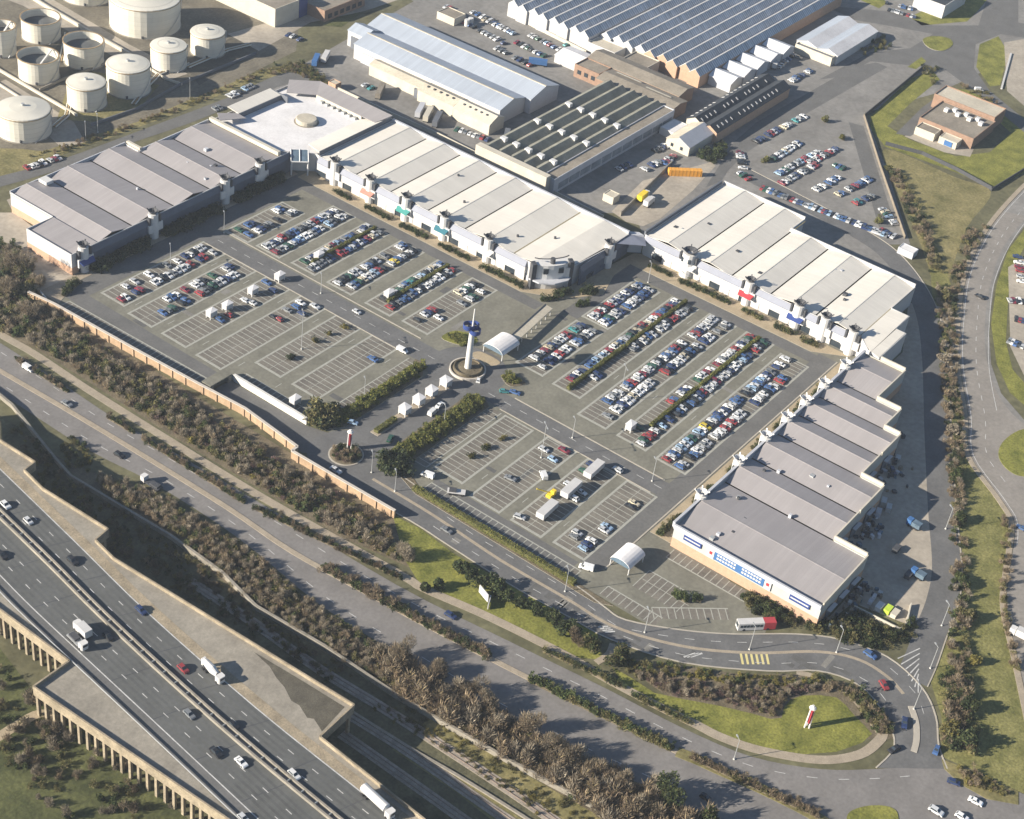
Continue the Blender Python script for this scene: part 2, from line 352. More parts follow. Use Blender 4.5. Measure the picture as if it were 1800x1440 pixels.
# retail car park
LOT = [(317, 405), (455, 405), (456, 283), (470, 268), (507, 268), (507, 162), (365, 162), (365, 141), (357, 121), (345, 117), (335, 131), (330, 150), (330, 240), (336, 262), (329, 285), (329, 320), (318, 322)]
sheet('car_park', LOT, .03, 'lot')
def inside0(x, y): return not (383 < x < 395 and 250 < y < 280) and not (320 < x < 342 and 270 < y < 322)
def road_rect(name, x0, x1, y0, y1, m='asphalt_dark', z=.05): return sheet(name, [(x0, y0), (x1, y0), (x1, y1), (x0, y1)], z, m)
road_rect('park_road', 384, 394, 278, 391); road_rect('park_road', 383, 391, 179, 256)
road_rect('ring_road', 322, 448, 391, 400.5, 'asphalt'); road_rect('ring_road', 441.2, 446.8, 272, 391, 'asphalt')
road_rect('ring_road', 448, 489.3, 257, 264, 'asphalt'); road_rect('ring_road', 489.3, 495.3, 179, 264, 'asphalt'); road_rect('ring_road', 339, 497, 171.5, 179, 'asphalt')
road_rect('edge_aisle', 321.5, 328.5, 322, 391, 'asphalt'); road_rect('edge_aisle', 331.5, 338, 179, 236, 'asphalt')
road_rect('entry_road', 337, 384, 257, 274.5, 'asphalt_dark', .045)
mb = MB(); mb.cyl(392.3, 266.0, 14.5, .0, .054, 40); mb.build('pylon_roundabout_road', 'asphalt_dark')['kind'] = 'structure'
mb = MB(); mb.cyl(326.4, 265.2, 12.8, .0, .056, 40); mb.build('roundabout_road', 'asphalt_dark')['kind'] = 'structure'
# access road, traced along both kerbs
near = PL([(560, 800), (600, 850), (720, 915), (790, 960), (900, 1030), (1000, 1085), (1075, 1125), (1200, 1165), (1350, 1180), (1440, 1180), (1510, 1205), (1556, 1258), (1572, 1312), (1540, 1350)])
far = PL([(690, 790), (700, 830), (770, 880), (850, 935), (1000, 1022), (1060, 1065), (1100, 1090), (1200, 1108), (1290, 1115), (1400, 1115), (1480, 1125), (1560, 1155), (1620, 1208), (1645, 1260), (1650, 1310), (1665, 1352)])
near_s, far_s = catmull(near, False, 4), catmull(far, False, 4)
sheet('access_road', near_s + far_s[::-1], .052, 'asphalt_dark')
mb = MB(); ribbon(mb, near_s[4:], .45, .05, 0, .12); ribbon(mb, far_s[4:], .45, .05, 0, .12); mb.build('access_road_kerb', 'kerb')['kind'] = 'structure'
isl = catmull(PL([(655, 842), (760, 905), (880, 985), (1000, 1055), (1065, 1095), (1140, 1122), (1230, 1141), (1330, 1148), (1440, 1146), (1510, 1160), (1560, 1190), (1588, 1220)]), False, 5)
mb = MB(); ribbon(mb, isl, 1.1, .05, 0, .02); mb.build('access_road_hatching', 'pave')['kind'] = 'structure'
isl2 = catmull(PL([(1601, 1242), (1610, 1270), (1611, 1300), (1606, 1322)]), False, 5)
mb = MB(); ribbon(mb, isl2, 1.8, .05, 0, .14); mb.build('traffic_island', 'kerb')['kind'] = 'structure'
# side road down to the underpass beside the brick wall
sheet('underpass_road', [(318.6, 320), (328.4, 320), (328.4, 285), (331, 276), (322, 270), (317, 276)], .04, 'asphalt')
# dual carriageway
dn = catmull(PL([(-160, 505), (0, 603), (100, 668), (200, 735), (300, 792), (470, 892), (700, 1030), (900, 1130), (1060, 1208), (1200, 1280), (1320, 1330), (1440, 1352), (1540, 1352), (1620, 1345)]), False, 4)
ds = catmull(PL([(-160, 598), (0, 692), (150, 788), (270, 850), (420, 947), (560, 1062), (700, 1150), (850, 1240), (1000, 1320), (1150, 1390), (1290, 1470), (1420, 1540)]), False, 4)
sheet('dual_carriageway', dn + PL([(1700, 1350), (1850, 1420), (1850, 1560)]) + ds[::-1], .04, 'asphalt_worn')
med = catmull(PL([(-160, 556), (0, 652), (120, 722), (250, 800), (400, 893), (510, 968), (640, 1040), (760, 1105), (950, 1203), (1100, 1275), (1190, 1322)]), False, 4)
mb = MB(); ribbon(mb, med, 1.8, .04, 0, .13); mb.build('central_reservation', 'pave')['kind'] = 'structure'
mb = MB(); ribbon(mb, catmull(PL([(1190, 1322), (1225, 1336), (1260, 1352), (1340, 1388), (1420, 1428), (1480, 1465)]), False, 4), 3.6, .03, 0, .14); mb.build('splitter_island', 'rough')['kind'] = 'structure'
mb = MB(); mb.prism(catmull(PL([(1490, 1432), (1520, 1418), (1560, 1418), (1578, 1432), (1570, 1460), (1500, 1460)]), True, 5), .03, .18, 0, 0, False); mb.build('junction_island', 'grass')['kind'] = 'structure'
mb = MB(); mb.prism(PL([(1655, 1335), (1700, 1352), (1790, 1392), (1790, 1415), (1735, 1405), (1690, 1380), (1660, 1352)]), .03, .16, 0, 0, False); mb.build('junction_verge', 'rough')['kind'] = 'structure'
foot = catmull(PL([(-160, 495), (0, 588), (60, 622), (150, 682), (300, 776), (470, 880), (700, 1008), (745, 1035), (860, 1085), (1000, 1155), (1060, 1190), (1150, 1238), (1220, 1272), (1270, 1297), (1340, 1320), (1440, 1336), (1510, 1327), (1545, 1302), (1552, 1288)]), False, 5)
mb = MB(); ribbon(mb, foot, 3.0, .03, 0, .06); mb.build('footpath', 'pave')['kind'] = 'structure'
mb = MB(); ribbon(mb, catmull(PL([(1048, 1165), (1070, 1150), (1078, 1132)]), False, 4), 2.2, .03, 0, .06)
ribbon(mb, catmull(PL([(1545, 1288), (1500, 1228), (1450, 1195), (1400, 1182)]), False, 4), 1.8, .04, 0, .05); mb.build('link_path', 'pave')['kind'] = 'structure'
mb = MB(); ribbon(mb, catmull(PL([(-40, 1320), (30, 1275), (70, 1255), (110, 1262)]), False, 4), 3.0, .03, 0, .03); mb.build('dirt_track', 'pave_tan')['kind'] = 'structure'
# far right road and its roundabout
rl = catmull(PL([(1850, 290), (1800, 332), (1740, 402), (1702, 480), (1690, 560), (1688, 640), (1702, 730), (1706, 800), (1762, 880), (1784, 925), (1774, 1010), (1770, 1070), (1790, 1160), (1820, 1300)]), False, 5)
sheet('curved_road', rl + PL([(1950, 1300), (1950, 700), (1850, 770), (1800, 738), (1760, 692), (1742, 640), (1738, 575), (1748, 500), (1770, 438), (1810, 385), (1900, 320)]), .03, 'yard_grey')
sheet('curved_road_lanes', catmull(offset(rl, 0.01), False, 1)[8:] + PL([(1900, 1300), (1900, 800)]) + catmull(PL([(1850, 770), (1795, 742), (1755, 695), (1736, 640), (1731, 575), (1741, 500), (1763, 436), (1805, 380)]), False, 5), .045, 'asphalt_pale')
mb = MB(); ribbon(mb, offset(rl, -1.2), 2.0, .04, 0, .10); mb.build('curved_road_pavement', 'pave')['kind'] = 'structure'
cl_ = offset(rl, 7.0); wl2 = MB(); dashes0 = [wl2.obox(c, u, 3.0, .22, .047, .062) for c, u in walk(offset(rl, 6.2)[6:40], 8.0)]; ribbon(wl2, offset(rl, 1.0)[4:48], .22, .047, 0, .015); ribbon(wl2, offset(rl, 11.0)[4:30], .22, .047, 0, .015); wl2.build('curved_road_lines', 'white_line')['kind'] = 'structure'
mb = MB(); mb.prism(catmull(PL([(1755, 800), (1765, 775), (1800, 755), (1850, 765), (1850, 830), (1800, 838), (1770, 825)]), True, 5), .03, .2, 0, 0, False); mb.build('roundabout_lawn', 'grass')['kind'] = 'structure'
sheet('roadside_lawn', PL([(1742, 570), (1752, 640), (1775, 690), (1815, 725), (1815, 690), (1780, 650), (1768, 600), (1775, 480), (1815, 410), (1815, 385), (1772, 440), (1752, 500)]), .048, 'grass')
sheet('east_car_park', PL([(1772, 470), (1850, 420), (1850, 700), (1800, 660), (1776, 610)]), .05, 'yard')
# fire-station plot and road junction, top of the picture
sheet('station_lawn', PL([(1530, 205), (1600, 138), (1640, 125), (1652, 140), (1600, 182), (1560, 222), (1600, 246), (1680, 275), (1740, 268), (1775, 235), (1810, 215), (1810, 300), (1742, 330), (1680, 303), (1556, 258), (1530, 225)]), .03, 'grass')
sheet('station_lawn', PL([(1662, 155), (1700, 158), (1760, 190), (1800, 235), (1775, 232), (1740, 200), (1690, 180), (1665, 172)]), .03, 'grass')
sheet('station_forecourt', PL([(1575, 235), (1620, 190), (1660, 160), (1690, 180), (1640, 215), (1600, 240)]), .035, 'asphalt')
sheet('station_apron', PL([(1590, 240), (1612, 222), (1712, 262), (1705, 276), (1660, 268)]), .04, 'yard')
sheet('junction_road', PL([(1450, 10), (1560, 20), (1640, 45), (1720, 45), (1740, -20), (1790, -20), (1790, 40), (1850, 50), (1850, 75), (1760, 60), (1715, 78), (1712, 120), (1740, 160), (1850, 250), (1850, 275), (1720, 165), (1660, 122), (1600, 115), (1530, 108), (1480, 135), (1440, 140), (1530, 92), (1600, 85), (1640, 60), (1560, 45), (1500, 35)]), .04, 'asphalt')
mb = MB(); mb.prism(catmull(PL([(1622, 70), (1640, 64), (1668, 68), (1674, 80), (1655, 90), (1632, 84)]), True, 5), .03, .2, 0, 1, False); mb.build('junction_roundabout', ['kerb', 'grass'])['kind'] = 'structure'
sheet('junction_lawn', PL([(1722, 78), (1755, 64), (1772, 92), (1758, 150), (1740, 152), (1716, 118)]), .03, 'grass')
sheet('junction_lawn', PL([(1620, 45), (1700, 38), (1720, 18), (1735, 0), (1755, -20), (1700, -20), (1600, 30)]), .03, 'grass')
sheet('junction_lawn', PL([(1490, -10), (1545, 15), (1560, 5), (1530, -20)]), .03, 'grass')
sheet('junction_lawn', PL([(1595, 118), (1620, 100), (1628, 108), (1610, 122)]), .03, 'grass')
sheet('pale_court', PL([(1765, 75), (1850, 60), (1850, 230), (1770, 160)]), .03, 'yard')
sheet('scrap_yard', PL([(1075, 372), (1130, 318), (1250, 285), (1258, 292), (1218, 335), (1160, 385), (1130, 398), (1100, 390)]), .035, 'yard')
sheet('works_lane', PL([(1240, 330), (1290, 250), (1330, 215), (1500, 118), (1540, 110), (1560, 118), (1400, 210), (1310, 270), (1280, 300), (1268, 318)]), .035, 'asphalt')
sheet('works_car_park', PL([(1285, 300), (1320, 235), (1420, 175), (1530, 115), (1560, 130), (1520, 200), (1560, 300), (1600, 430), (1560, 430), (1420, 360)]), .03, 'yard_grey')
sheet('west_lane', PL([(1492, 215), (1518, 222), (1575, 400), (1545, 400)]), .045, 'asphalt')
sheet('back_lane', catmull(PL([(-60, 325), (100, 283), (240, 232), (400, 172), (480, 135), (530, 125), (556, 148), (600, 178)]), False, 3) + catmull(PL([(690, 206), (560, 148), (510, 146), (430, 178), (330, 218), (230, 252), (100, 300), (-60, 345)]), False, 3), .045, 'asphalt')
sheet('tanker_apron', PL([(455, 90), (545, 40), (640, 20), (700, 0), (900, -40), (540, -40), (470, 40), (400, 60)]), .035, 'yard')
sheet('store_forecourt', [(318, 405), (333, 405), (333, 429), (343, 429), (346, 453), (338, 460), (320, 430)], .035, 'yard')
sheet('rear_apron', [(346, 453.5), (404, 453.5), (404, 446), (443, 446), (446, 452), (404, 462), (350, 462)], .04, 'yard')
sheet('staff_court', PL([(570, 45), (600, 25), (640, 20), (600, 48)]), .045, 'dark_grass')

# parking bays: paving, edging and bay lines
ROWS = [  # key, y centre, x from, x to
 ('nw', 383.5, 333, 384), ('nw', 367.3, 331, 384), ('nw', 350.2, 331, 384), ('nw', 332.6, 330.5, 384), ('nw', 315.2, 342, 384), ('nw', 297.8, 342, 384),
 ('ne', 383.5, 396, 428), ('ne', 367.8, 397, 441), ('ne', 350.4, 398, 441), ('ne', 332.2, 398, 441), ('ne', 313.2, 398, 441), ('ne', 296.0, 399, 441),
 ('e', 250.8, 409, 447), ('e', 250.8, 451, 487), ('e', 233.6, 408, 488), ('e', 217.0, 400, 489), ('e', 200.3, 400, 489), ('e', 183.6, 399, 486),
 ('se', 234.5, 342, 381), ('se', 217.0, 339, 382), ('se', 200.3, 339, 382), ('se', 184.2, 340, 382)]
bay = MB(); edge = MB(); lines = MB(); NB = [0]; SP = 2.3; HW = 5.5
for key, yc, x0, x1 in ROWS:
    bay.face([(x0, yc - HW, .04), (x1, yc - HW, .04), (x1, yc + HW, .04), (x0, yc + HW, .04)])
    for s in (-1, 1): edge.box(x0 - .4, x1 + .4, yc + s * (HW + .35) - .4, yc + s * (HW + .35) + .4, .035, .062)
    for xe in (x0, x1): edge.box(xe - .3, xe + .3, yc - HW, yc + HW, .035, .066)
    lines.box(x0, x1, yc - .09, yc + .09, .045, .060)
    n = int((x1 - x0 - 1) / SP)
    for k in range(n + 1):
        x = x0 + .5 + k * SP
        lines.box(x - .15, x + .15, yc - 5.35, yc + 5.35, .046, .063)
# single rows of bays along the walls and round the lower lot
def bay_strip(a, b, depth, side):
    """a..b is the outer edge in metres, bays reach `depth` to the given side"""
    l = math.hypot(b[0] - a[0], b[1] - a[1]); u = ((b[0] - a[0]) / l, (b[1] - a[1]) / l); nrm = (-u[1] * side, u[0] * side)
    q = [a, b, (b[0] + nrm[0] * depth, b[1] + nrm[1] * depth), (a[0] + nrm[0] * depth, a[1] + nrm[1] * depth)]
    if side < 0: q = q[::-1]
    NB[0] += 1; bay.face([(*p, .041 + NB[0] * .0006) for p in q])
    for k in range(int(l / SP) + 1):
        c = (a[0] + u[0] * k * SP + nrm[0] * depth / 2, a[1] + u[1] * k * SP + nrm[1] * depth / 2)
        lines.obox(c, nrm, depth, .3, .046, .064)
    c = ((a[0] + b[0]) / 2 + nrm[0] * depth, (a[1] + b[1]) / 2 + nrm[1] * depth); edge.obox(c, u, l, .45, .036, .067)
bay_strip((316.6, 393), (319.0, 324), 4.6, 1); bay_strip((330.4, 286), (330.4, 319), 4.6, -1)
bay_strip((342, 280.5), (383, 280.5), 4.8, 1); bay_strip((330.6, 236), (330.6, 176), 4.6, 1); bay_strip((340, 247), (381, 247), 4.8, -1)
bay_strip((364.3, 160), (364.3, 122), 4.8, -1); bay_strip((341, 160.5), (341, 143), 9.6, 1); bay_strip((331, 166), (331, 146), 4.6, 1)
bay_strip(P(1150, 1088), P(1285, 1090), 4.8, 1)
edge.obox((345.8, 151.5), (0, 1), 17, .2, .047, .07)
for nm, b_, m_ in (('bay_paving', bay, 'bay'), ('bay_edging', edge, 'line'), ('bay_markings', lines, 'line')):
    b_.build(nm, m_)['kind'] = 'structure'
# painted lines on the roads
wl = MB(); yl = MB(); lines2 = MB()
def dashes(mb, pts, on, off, w, z, m=0):
    for (c, u) in walk(pts, on + off): mb.obox(c, u, on, w, z, z + .012, m)
dashes(wl, [(389, 280), (389, 388)], 3, 4, .18, .052); dashes(wl, [(387, 181), (387, 254)], 3, 4, .18, .052)
dashes(wl, offset(dn, -3.3), 3, 6, .2, .05); dashes(wl, offset(ds, 3.6), 3, 6, .2, .05)
for pts, d in ((near_s, 3.2), (far_s, -3.4)): dashes(wl, offset(pts, d)[10:-8], 3, 5, .18, .058)
for yc in (375.4, 358.8, 341.4, 323.9, 306.5, 289.5):
    for x in (338, 376): lines2.box(x - 1.6, x + 1.6, yc - .15, yc + .15, .036, .064)
for yc in (225.4, 208.7, 192.2):
    for x in (350, 428, 478): lines2.box(x - 1.6, x + 1.6, yc - .15, yc + .15, .036, .064)
for k in range(6):
    c = P(1308 + k * 8.4, 1159); yl.obox(c, (.42, .9), .75, 5.6, .056, .068) if 0 else None
for k in range(6):
    a = P(1302 + k * 9, 1149); b = P(1306 + k * 9, 1168); l = math.hypot(b[0] - a[0], b[1] - a[1])
    yl.obox(((a[0] + b[0]) / 2, (a[1] + b[1]) / 2), ((b[0] - a[0]) / l, (b[1] - a[1]) / l), l, .7, .056, .068)
for k in range(7):
    a = P(1578 + k * 6, 1158 + k * 10); b = P(1617 - k * .5, 1140 + k * 9); l = math.hypot(b[0] - a[0], b[1] - a[1])
    wl.obox(((a[0] + b[0]) / 2, (a[1] + b[1]) / 2), ((b[0] - a[0]) / l, (b[1] - a[1]) / l), l, .35, .064, .076)
for k in range(4):
    a = P(1060 + k * 4, 1102 + k * 3); wl.obox(a, (.75, -.65), 3.2, .5, .058, .07)
for k in range(3): wl.obox(P(1212 + k * 6, 1152), (.42, .9), .6, 4.2, .058, .07)
for x, y, l in ((1430, 112, 30), (1460, 92, 40)): pass
lines2.build('aisle_arrows', 'line')['kind'] = 'structure'; wl.build('road_markings', 'white_line')['kind'] = 'structure'; yl.build('yellow_crossing_bars', 'yellow_line')['kind'] = 'structure'

# pavements in front of the stores
raised('store_pavement', [(447.2, 399), (447.2, 300), (447.2, 283), (455, 269), (469, 259.5), (484, 264.4), (495.6, 264.4), (495.8, 182), (504, 169), (506, 265), (503, 268), (484, 270), (470, 275), (456, 284), (456, 399)], .12, 'pave_tan')
raised('store_pavement', [(331, 400.8), (449.3, 400.8), (449.3, 405), (331, 405)], .12, 'pave')
raised('store_pavement', [(366, 162), (500, 162), (499, 170.4), (366, 170.4)], .12, 'pave_tan')
raised('corner_pavement', [(317.5, 394.5), (331, 400.6), (331, 405), (318, 405)], .12, 'pave')
raised('kerbed_island', [(333, 248.8), (340, 247.4), (381, 247.4), (384, 252), (380, 256.8), (341, 256.6), (333, 254)], .14, 'soil', smooth=False)
raised('kerbed_island', [(337, 275), (378, 275), (384.5, 279.5), (384, 283.5), (378, 280.2), (342, 280.2), (333, 283), (331.5, 279)], .14, 'soil')
raised('kerbed_island', [(341, 264), (380, 263.8), (380, 267.2), (341, 267.4)], .14, 'pave')
raised('kerbed_island', catmull([(401, 285), (402.5, 277.5), (408, 274), (411, 278), (408, 284.5)], True, 4), .14, 'grass')
raised('kerbed_island', catmull([(395.6, 249.5), (401, 246.5), (402, 252.5), (398.4, 255.5)], True, 4), .14, 'soil')
raised('kerbed_island', catmull([(399.5, 262.5), (404.6, 260.6), (404.6, 269.6), (400.6, 270.6)], True, 4), .13, 'pave_tan')
raised('verge_strip', [(329.9, 236), (330.2, 175), (329.4, 160), (326.6, 165), (327.1, 236), (331, 247), (333.5, 243)], .14, 'soil')
for a, b in ((384.6, 279.5), ):
    pass
mb = MB(); ribbon(mb, [(395.3, 290), (395.3, 390)], .5, .05, 0, .1); ribbon(mb, [(384.1, 292), (384.1, 388)], .4, .05, 0, .1)
ribbon(mb, [(391.4, 181), (391.4, 244)], .5, .05, 0, .1); ribbon(mb, [(382.6, 181), (382.6, 244)], .4, .05, 0, .1)
ribbon(mb, [(341.5, 171.2), (497, 171.2)], .5, .05, 0, .1); mb.build('park_kerbs', 'kerb')['kind'] = 'structure'
# pale patches, weeds and lanes inside the tank yard
sheet('bund_grass', PL([(-40, 260), (40, 262), (100, 270), (60, 300), (-40, 318)]), .03, 'rough'); sheet('bund_lane', PL([(-40, 160), (10, 140), (130, 215), (150, 250), (110, 262), (60, 215)]), .03, 'yard'); sheet('bund_grass', PL([(100, 210), (130, 120), (190, 130), (280, 150), (240, 195), (180, 215)]), .03, 'rough'); sheet('bund_floor', PL([(40, 150), (110, 70), (190, 110), (120, 150)]), .03, 'dark_brown'); sheet('bund_lane', PL([(-40, -60), (60, -20), (230, 80), (330, 130), (300, 140), (200, 100), (40, 10), (-40, -20)]), .03, 'yard'); sheet('bund_floor', PL([(320, 110), (420, 60), (470, 80), (350, 150)]), .03, 'dark_brown')
# old repairs in the tarmac
pm = {'patch': MB(), 'patch_pale': MB()}
for k in range(70):
    if k < 45: x, y, zz = random.uniform(322, 488), random.uniform(172, 398), .0445
    else: q = random.choice(near_s[12:40]); x, y, zz = q[0] + random.uniform(1.5, 6), q[1], .0572
    if k < 45 and not (inside0(x, y)): continue
    a_ = random.choice([0, math.pi / 2]) + random.uniform(-.03, .03); pm['patch' if k % 3 else 'patch_pale'].obox((x, y), (math.cos(a_), math.sin(a_)), random.uniform(2, 9), random.uniform(.8, 2.6), zz - .02, zz + .0002 * (k % 7))
for nm_, b_ in pm.items(): b_.build('tarmac_patches', nm_)['kind'] = 'structure'
# railway
sheet('railside_grass', PL([(760, 1256), (900, 1348), (1080, 1450), (1000, 1450), (860, 1362), (735, 1282)]), .034, 'rough'); sheet('railside_grass', PL([(705, 1302), (860, 1400), (960, 1470), (900, 1470), (800, 1392), (690, 1318)]), .034, 'rough')
mb = MB(); ribbon(mb, catmull(PL([(560, 1215), (712, 1311), (800, 1362), (900, 1424), (980, 1475)]), False, 4), .8, .02, 0, .5); tag(mb.build('trackside_wall', 'concrete_grey', origin=(*P(712, 1311), 0)), 'low pale wall between the railway tracks in the cutting', 'wall')
for k, pts in enumerate(([(330, 1020), (450, 1098), (560, 1176), (700, 1262), (900, 1392), (1040, 1490)], [(560, 1225), (700, 1310), (860, 1420), (980, 1500)], [(600, 1290), (700, 1360), (820, 1445), (900, 1500)])):
    c = catmull(PL(pts), False, 4); mb = MB(); ribbon(mb, c, 3.4, .02, 0, .16); mb.build('track_bed', 'ballast')['kind'] = 'structure'
    mb = MB()
    for s in (-.72, .72): ribbon(mb, offset(c, s), .16, .19, 0, .16)
    mb.build('rails', 'rail')['kind'] = 'structure'

# ------------------------------------------------------------------ stores
def facade(axis, c):
    """maps (u along, d outwards, z) to world for a wall at coordinate c that faces the named way"""
    if axis == 'x-': return lambda u, d, z: (c - d, u, z)
    if axis == 'y-': return lambda u, d, z: (u, c - d, z)
    if axis == 'y+': return lambda u, d, z: (u, c + d, z)
    return lambda u, d, z: (c + d, u, z)
def fbox(mb, F, u0, u1, d0, d1, z0, z1, m=0):
    a, b = F(u0, d0, 0), F(u1, d1, 0)
    mb.box(min(a[0], b[0]), max(a[0], b[0]), min(a[1], b[1]), max(a[1], b[1]), z0, z1, m)
def store_front(par, F, u0, u1, lilac='wall_lilac', white='wall_white'):
    mb = MB()
    prof = [(0.02, 8.6), (.25, 8.6), (1.25, 6.5), (1.25, 6.2), (0.02, 6.2)]
    for (d0, z0), (d1, z1) in zip(prof[:-1], prof[1:]): mb.face([F(u0, d0, z0), F(u0, d1, z1), F(u1, d1, z1), F(u1, d0, z0)])
    mb.face([F(u0, d, z) for d, z in prof]); mb.face([F(u1, d, z) for d, z in prof])
    mb.build('canopy_roof', lilac, par)
    mb = MB(); fbox(mb, F, u0, u1, .03, 1.1, 3.1, 6.15); mb.build('fascia', white, par)
    mb = MB(); fbox(mb, F, u0 + .1, u1 - .1, .03, .45, .1, 3.08); sh = mb.build('shopfront', 'glass', par)
    n = max(1, int((u1 - u0) / 4.5))
    for k in range(n):
        if k % 3 == 1: continue
        u = u0 + (u1 - u0) * k / n; mb = MB(); fbox(mb, F, u + .1, u + (u1 - u0) / n - .1, .46, .8, .1, 3.07); mb.build('shopfront_pier', white, par)
def tower(par, F, u, cap='metal_dark', canopy=None, big=1.0, d0=0.5):
    """white half-drum over a shop door with a dark open crown, two dark side posts and a coloured canopy"""
    r = 1.95 * big; c = F(u, d0, 0); mb = MB(); top = 10.6
    mb.cyl(c[0], c[1], r, .1, top, 14, 0); drum = mb.build('entrance_tower', 'metal_white', par)
    mb = MB(); mb.lathe(c[0], c[1], [(r * .55, top), (r * 1.0, top + 1.3), (r * .9, top + 1.3), (r * .4, top + .2)], 10)
    for k in range(4):
        a = k * math.pi / 2 + .5; mb.tube((c[0] + math.cos(a) * r * .8, c[1] + math.sin(a) * r * .8, top + .8), (c[0] + math.cos(a) * r * 1.25, c[1] + math.sin(a) * r * 1.25, top + 1.7), .28, 4)
    mb.tube((c[0], c[1], top), (c[0], c[1], top + 2.6), .14, 4); mb.build('crown', cap, drum)
    for s in (-1, 1):
        mb = MB(); fbox(mb, F, u + s * (r + .75) - .35, u + s * (r + .75) + .35, .1, 1.6, 5.4, 9.7); mb.build('side_post', 'metal_dark', drum)
        if big > 1.2: mb = MB(); fbox(mb, F, u + s * r * .5 - .6, u + s * r * .5 + .6, d0 + r * .75, d0 + r * .75 + .5, 7.0, 8.9); mb.build('window', 'glass', drum)
    mb = MB(); fbox(mb, F, u - r - 1.6, u + r + 1.6, .9, 1.9, 3.2, 6.6); mb.build('entrance_block', 'metal_white', drum)
    if canopy:
        mb = MB(); q = [F(u - r - 1.4, 1.6, 6.2), F(u + r + 1.4, 1.6, 6.2), F(u + r + .9, 3.6, 4.9), F(u - r - .9, 3.6, 4.9)]
        mb.slab(*q, t=.5); mb.build('entrance_canopy', canopy, drum)
def ridge_roof(par, along, bays, back, front, z_e, z_r, m, gut=True, name='roof_panel', eave=None):
    """bays: list of (valley0, ridge, valley1); along 'y' = ridges run along y (back/front are y values)"""
    for v0, rg, v1, bk, fr in bays:
        for a, za, b, zb in ((v0, z_e, rg, z_r), (rg, z_r, v1, z_e)):
            mb = MB()
            if along == 'y': q = [(a, fr, za), (b, fr, zb), (b, bk, zb), (a, bk, za)] if bk > fr else [(a, bk, za), (b, bk, zb), (b, fr, zb), (a, fr, za)]
            else: q = [(fr, a, za), (bk, a, za), (bk, b, zb), (fr, b, zb)]
            mb.slab(*q, t=.2); mb.build(name, m, par)
        if gut:
            mb = MB()
            for v in (v0, v1):
                if along == 'y': mb.box(v - .28, v + .28, min(bk, fr), max(bk, fr), z_e - .1, z_e + .06)
                else: mb.box(min(bk, fr), max(bk, fr), v - .28, v + .28, z_e - .1, z_e + .06)
            mb.build('gutter', 'roof_gutter', par)
            mb = MB()
            if along == 'y': mb.box(rg - .22, rg + .22, min(bk, fr), max(bk, fr), z_r - .06, z_r + .07)
            else: mb.box(min(bk, fr), max(bk, fr), rg - .22, rg + .22, z_r - .06, z_r + .07)
            mb.build('ridge_cap', m, par)
def walls(par, poly, z1, m='wall_white', plinth=None, z0=0.0):
    n = len(poly)
    a = sum(poly[i][0] * poly[(i + 1) % n][1] - poly[(i + 1) % n][0] * poly[i][1] for i in range(n))
    if a < 0: poly = poly[::-1]
    for i in range(n):
        p, q = poly[i], poly[(i + 1) % n]; l = math.hypot(q[0] - p[0], q[1] - p[1]); u = ((q[0] - p[0]) / l, (q[1] - p[1]) / l)
        nx, ny = u[1], -u[0]; t = .3
        c = [(p[0], p[1]), (q[0], q[1]), (q[0] - nx * t - u[0] * .31, q[1] - ny * t - u[1] * .31), (p[0] - nx * t + u[0] * .31, p[1] - ny * t + u[1] * .31)]
        mb = MB(); mb.prism(c, (plinth[0] if plinth else z0), z1, 0); mb.build('wall', m, par)
        if plinth:
            mb = MB(); mb.prism(c, z0, plinth[0] - .01, 0); mb.build('plinth', plinth[1], par)

# store with seven grey roof bays on the west side
S1 = thing('retail_store', 'long retail store with grey lilac ridged roof beside the storage tanks', 'store', (390, 430, 0))
walls(S1, [(333, 405), (449, 405), (443.5, 411), (443.5, 445.5), (403.5, 445.5), (403.5, 453.5), (345.5, 453.5), (345.5, 429.5), (333, 429.5)], 9.0, 'wall_white', (3.2, 'brick_pale'))
b1 = [(345.7, 353, 363.2), (363.2, 373.4, 384.6), (384.6, 394.5, 403.8)]; b2 = [(403.8, 412.2, 421.3), (421.3, 432, 443)]
ridge_roof(S1, 'y', [(a, b, c, 453.2, 405.6) for a, b, c in b1], 0, 0, 8.3, 10.1, 'roof_lilac')
ridge_roof(S1, 'y', [(a, b, c, 445.2, 405.6) for a, b, c in b2], 0, 0, 8.3, 10.1, 'roof_lilac')
mb = MB(); mb.slab((333.5, 405.6, 8.3), (345.6, 405.6, 8.9), (345.6, 429.2, 8.9), (333.5, 429.2, 8.3)); mb.build('roof_panel', 'roof_lilac', S1)
mb = MB(); mb.box(442.6, 444.2, 406, 445.4, 8.7, 10.4); mb.build('parapet', 'wall_cream', S1)
mb = MB(); mb.box(404.0, 405.2, 445.6, 453.4, 8.7, 9.9); mb.build('parapet', 'wall_cream', S1)
for x0, x1, y in ((345.5, 403.4, 453.5), (405.3, 442.4, 445.5)):
    mb = MB(); mb.box(x0, x1, y - .1, y + .35, 8.2, 9.5); mb.build('parapet', 'wall_grey', S1)
mb = MB(); mb.box(358, 361.5, 447.6, 452, 9.5, 10.8); mb.build('roof_plant', 'metal_white', S1)
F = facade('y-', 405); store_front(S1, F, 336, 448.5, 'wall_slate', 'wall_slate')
for u, c in ((338.3, 'navy'), (372.7, None), (411, None), (430.7, None)): tower(S1, F, u, canopy=c, d0=.4)
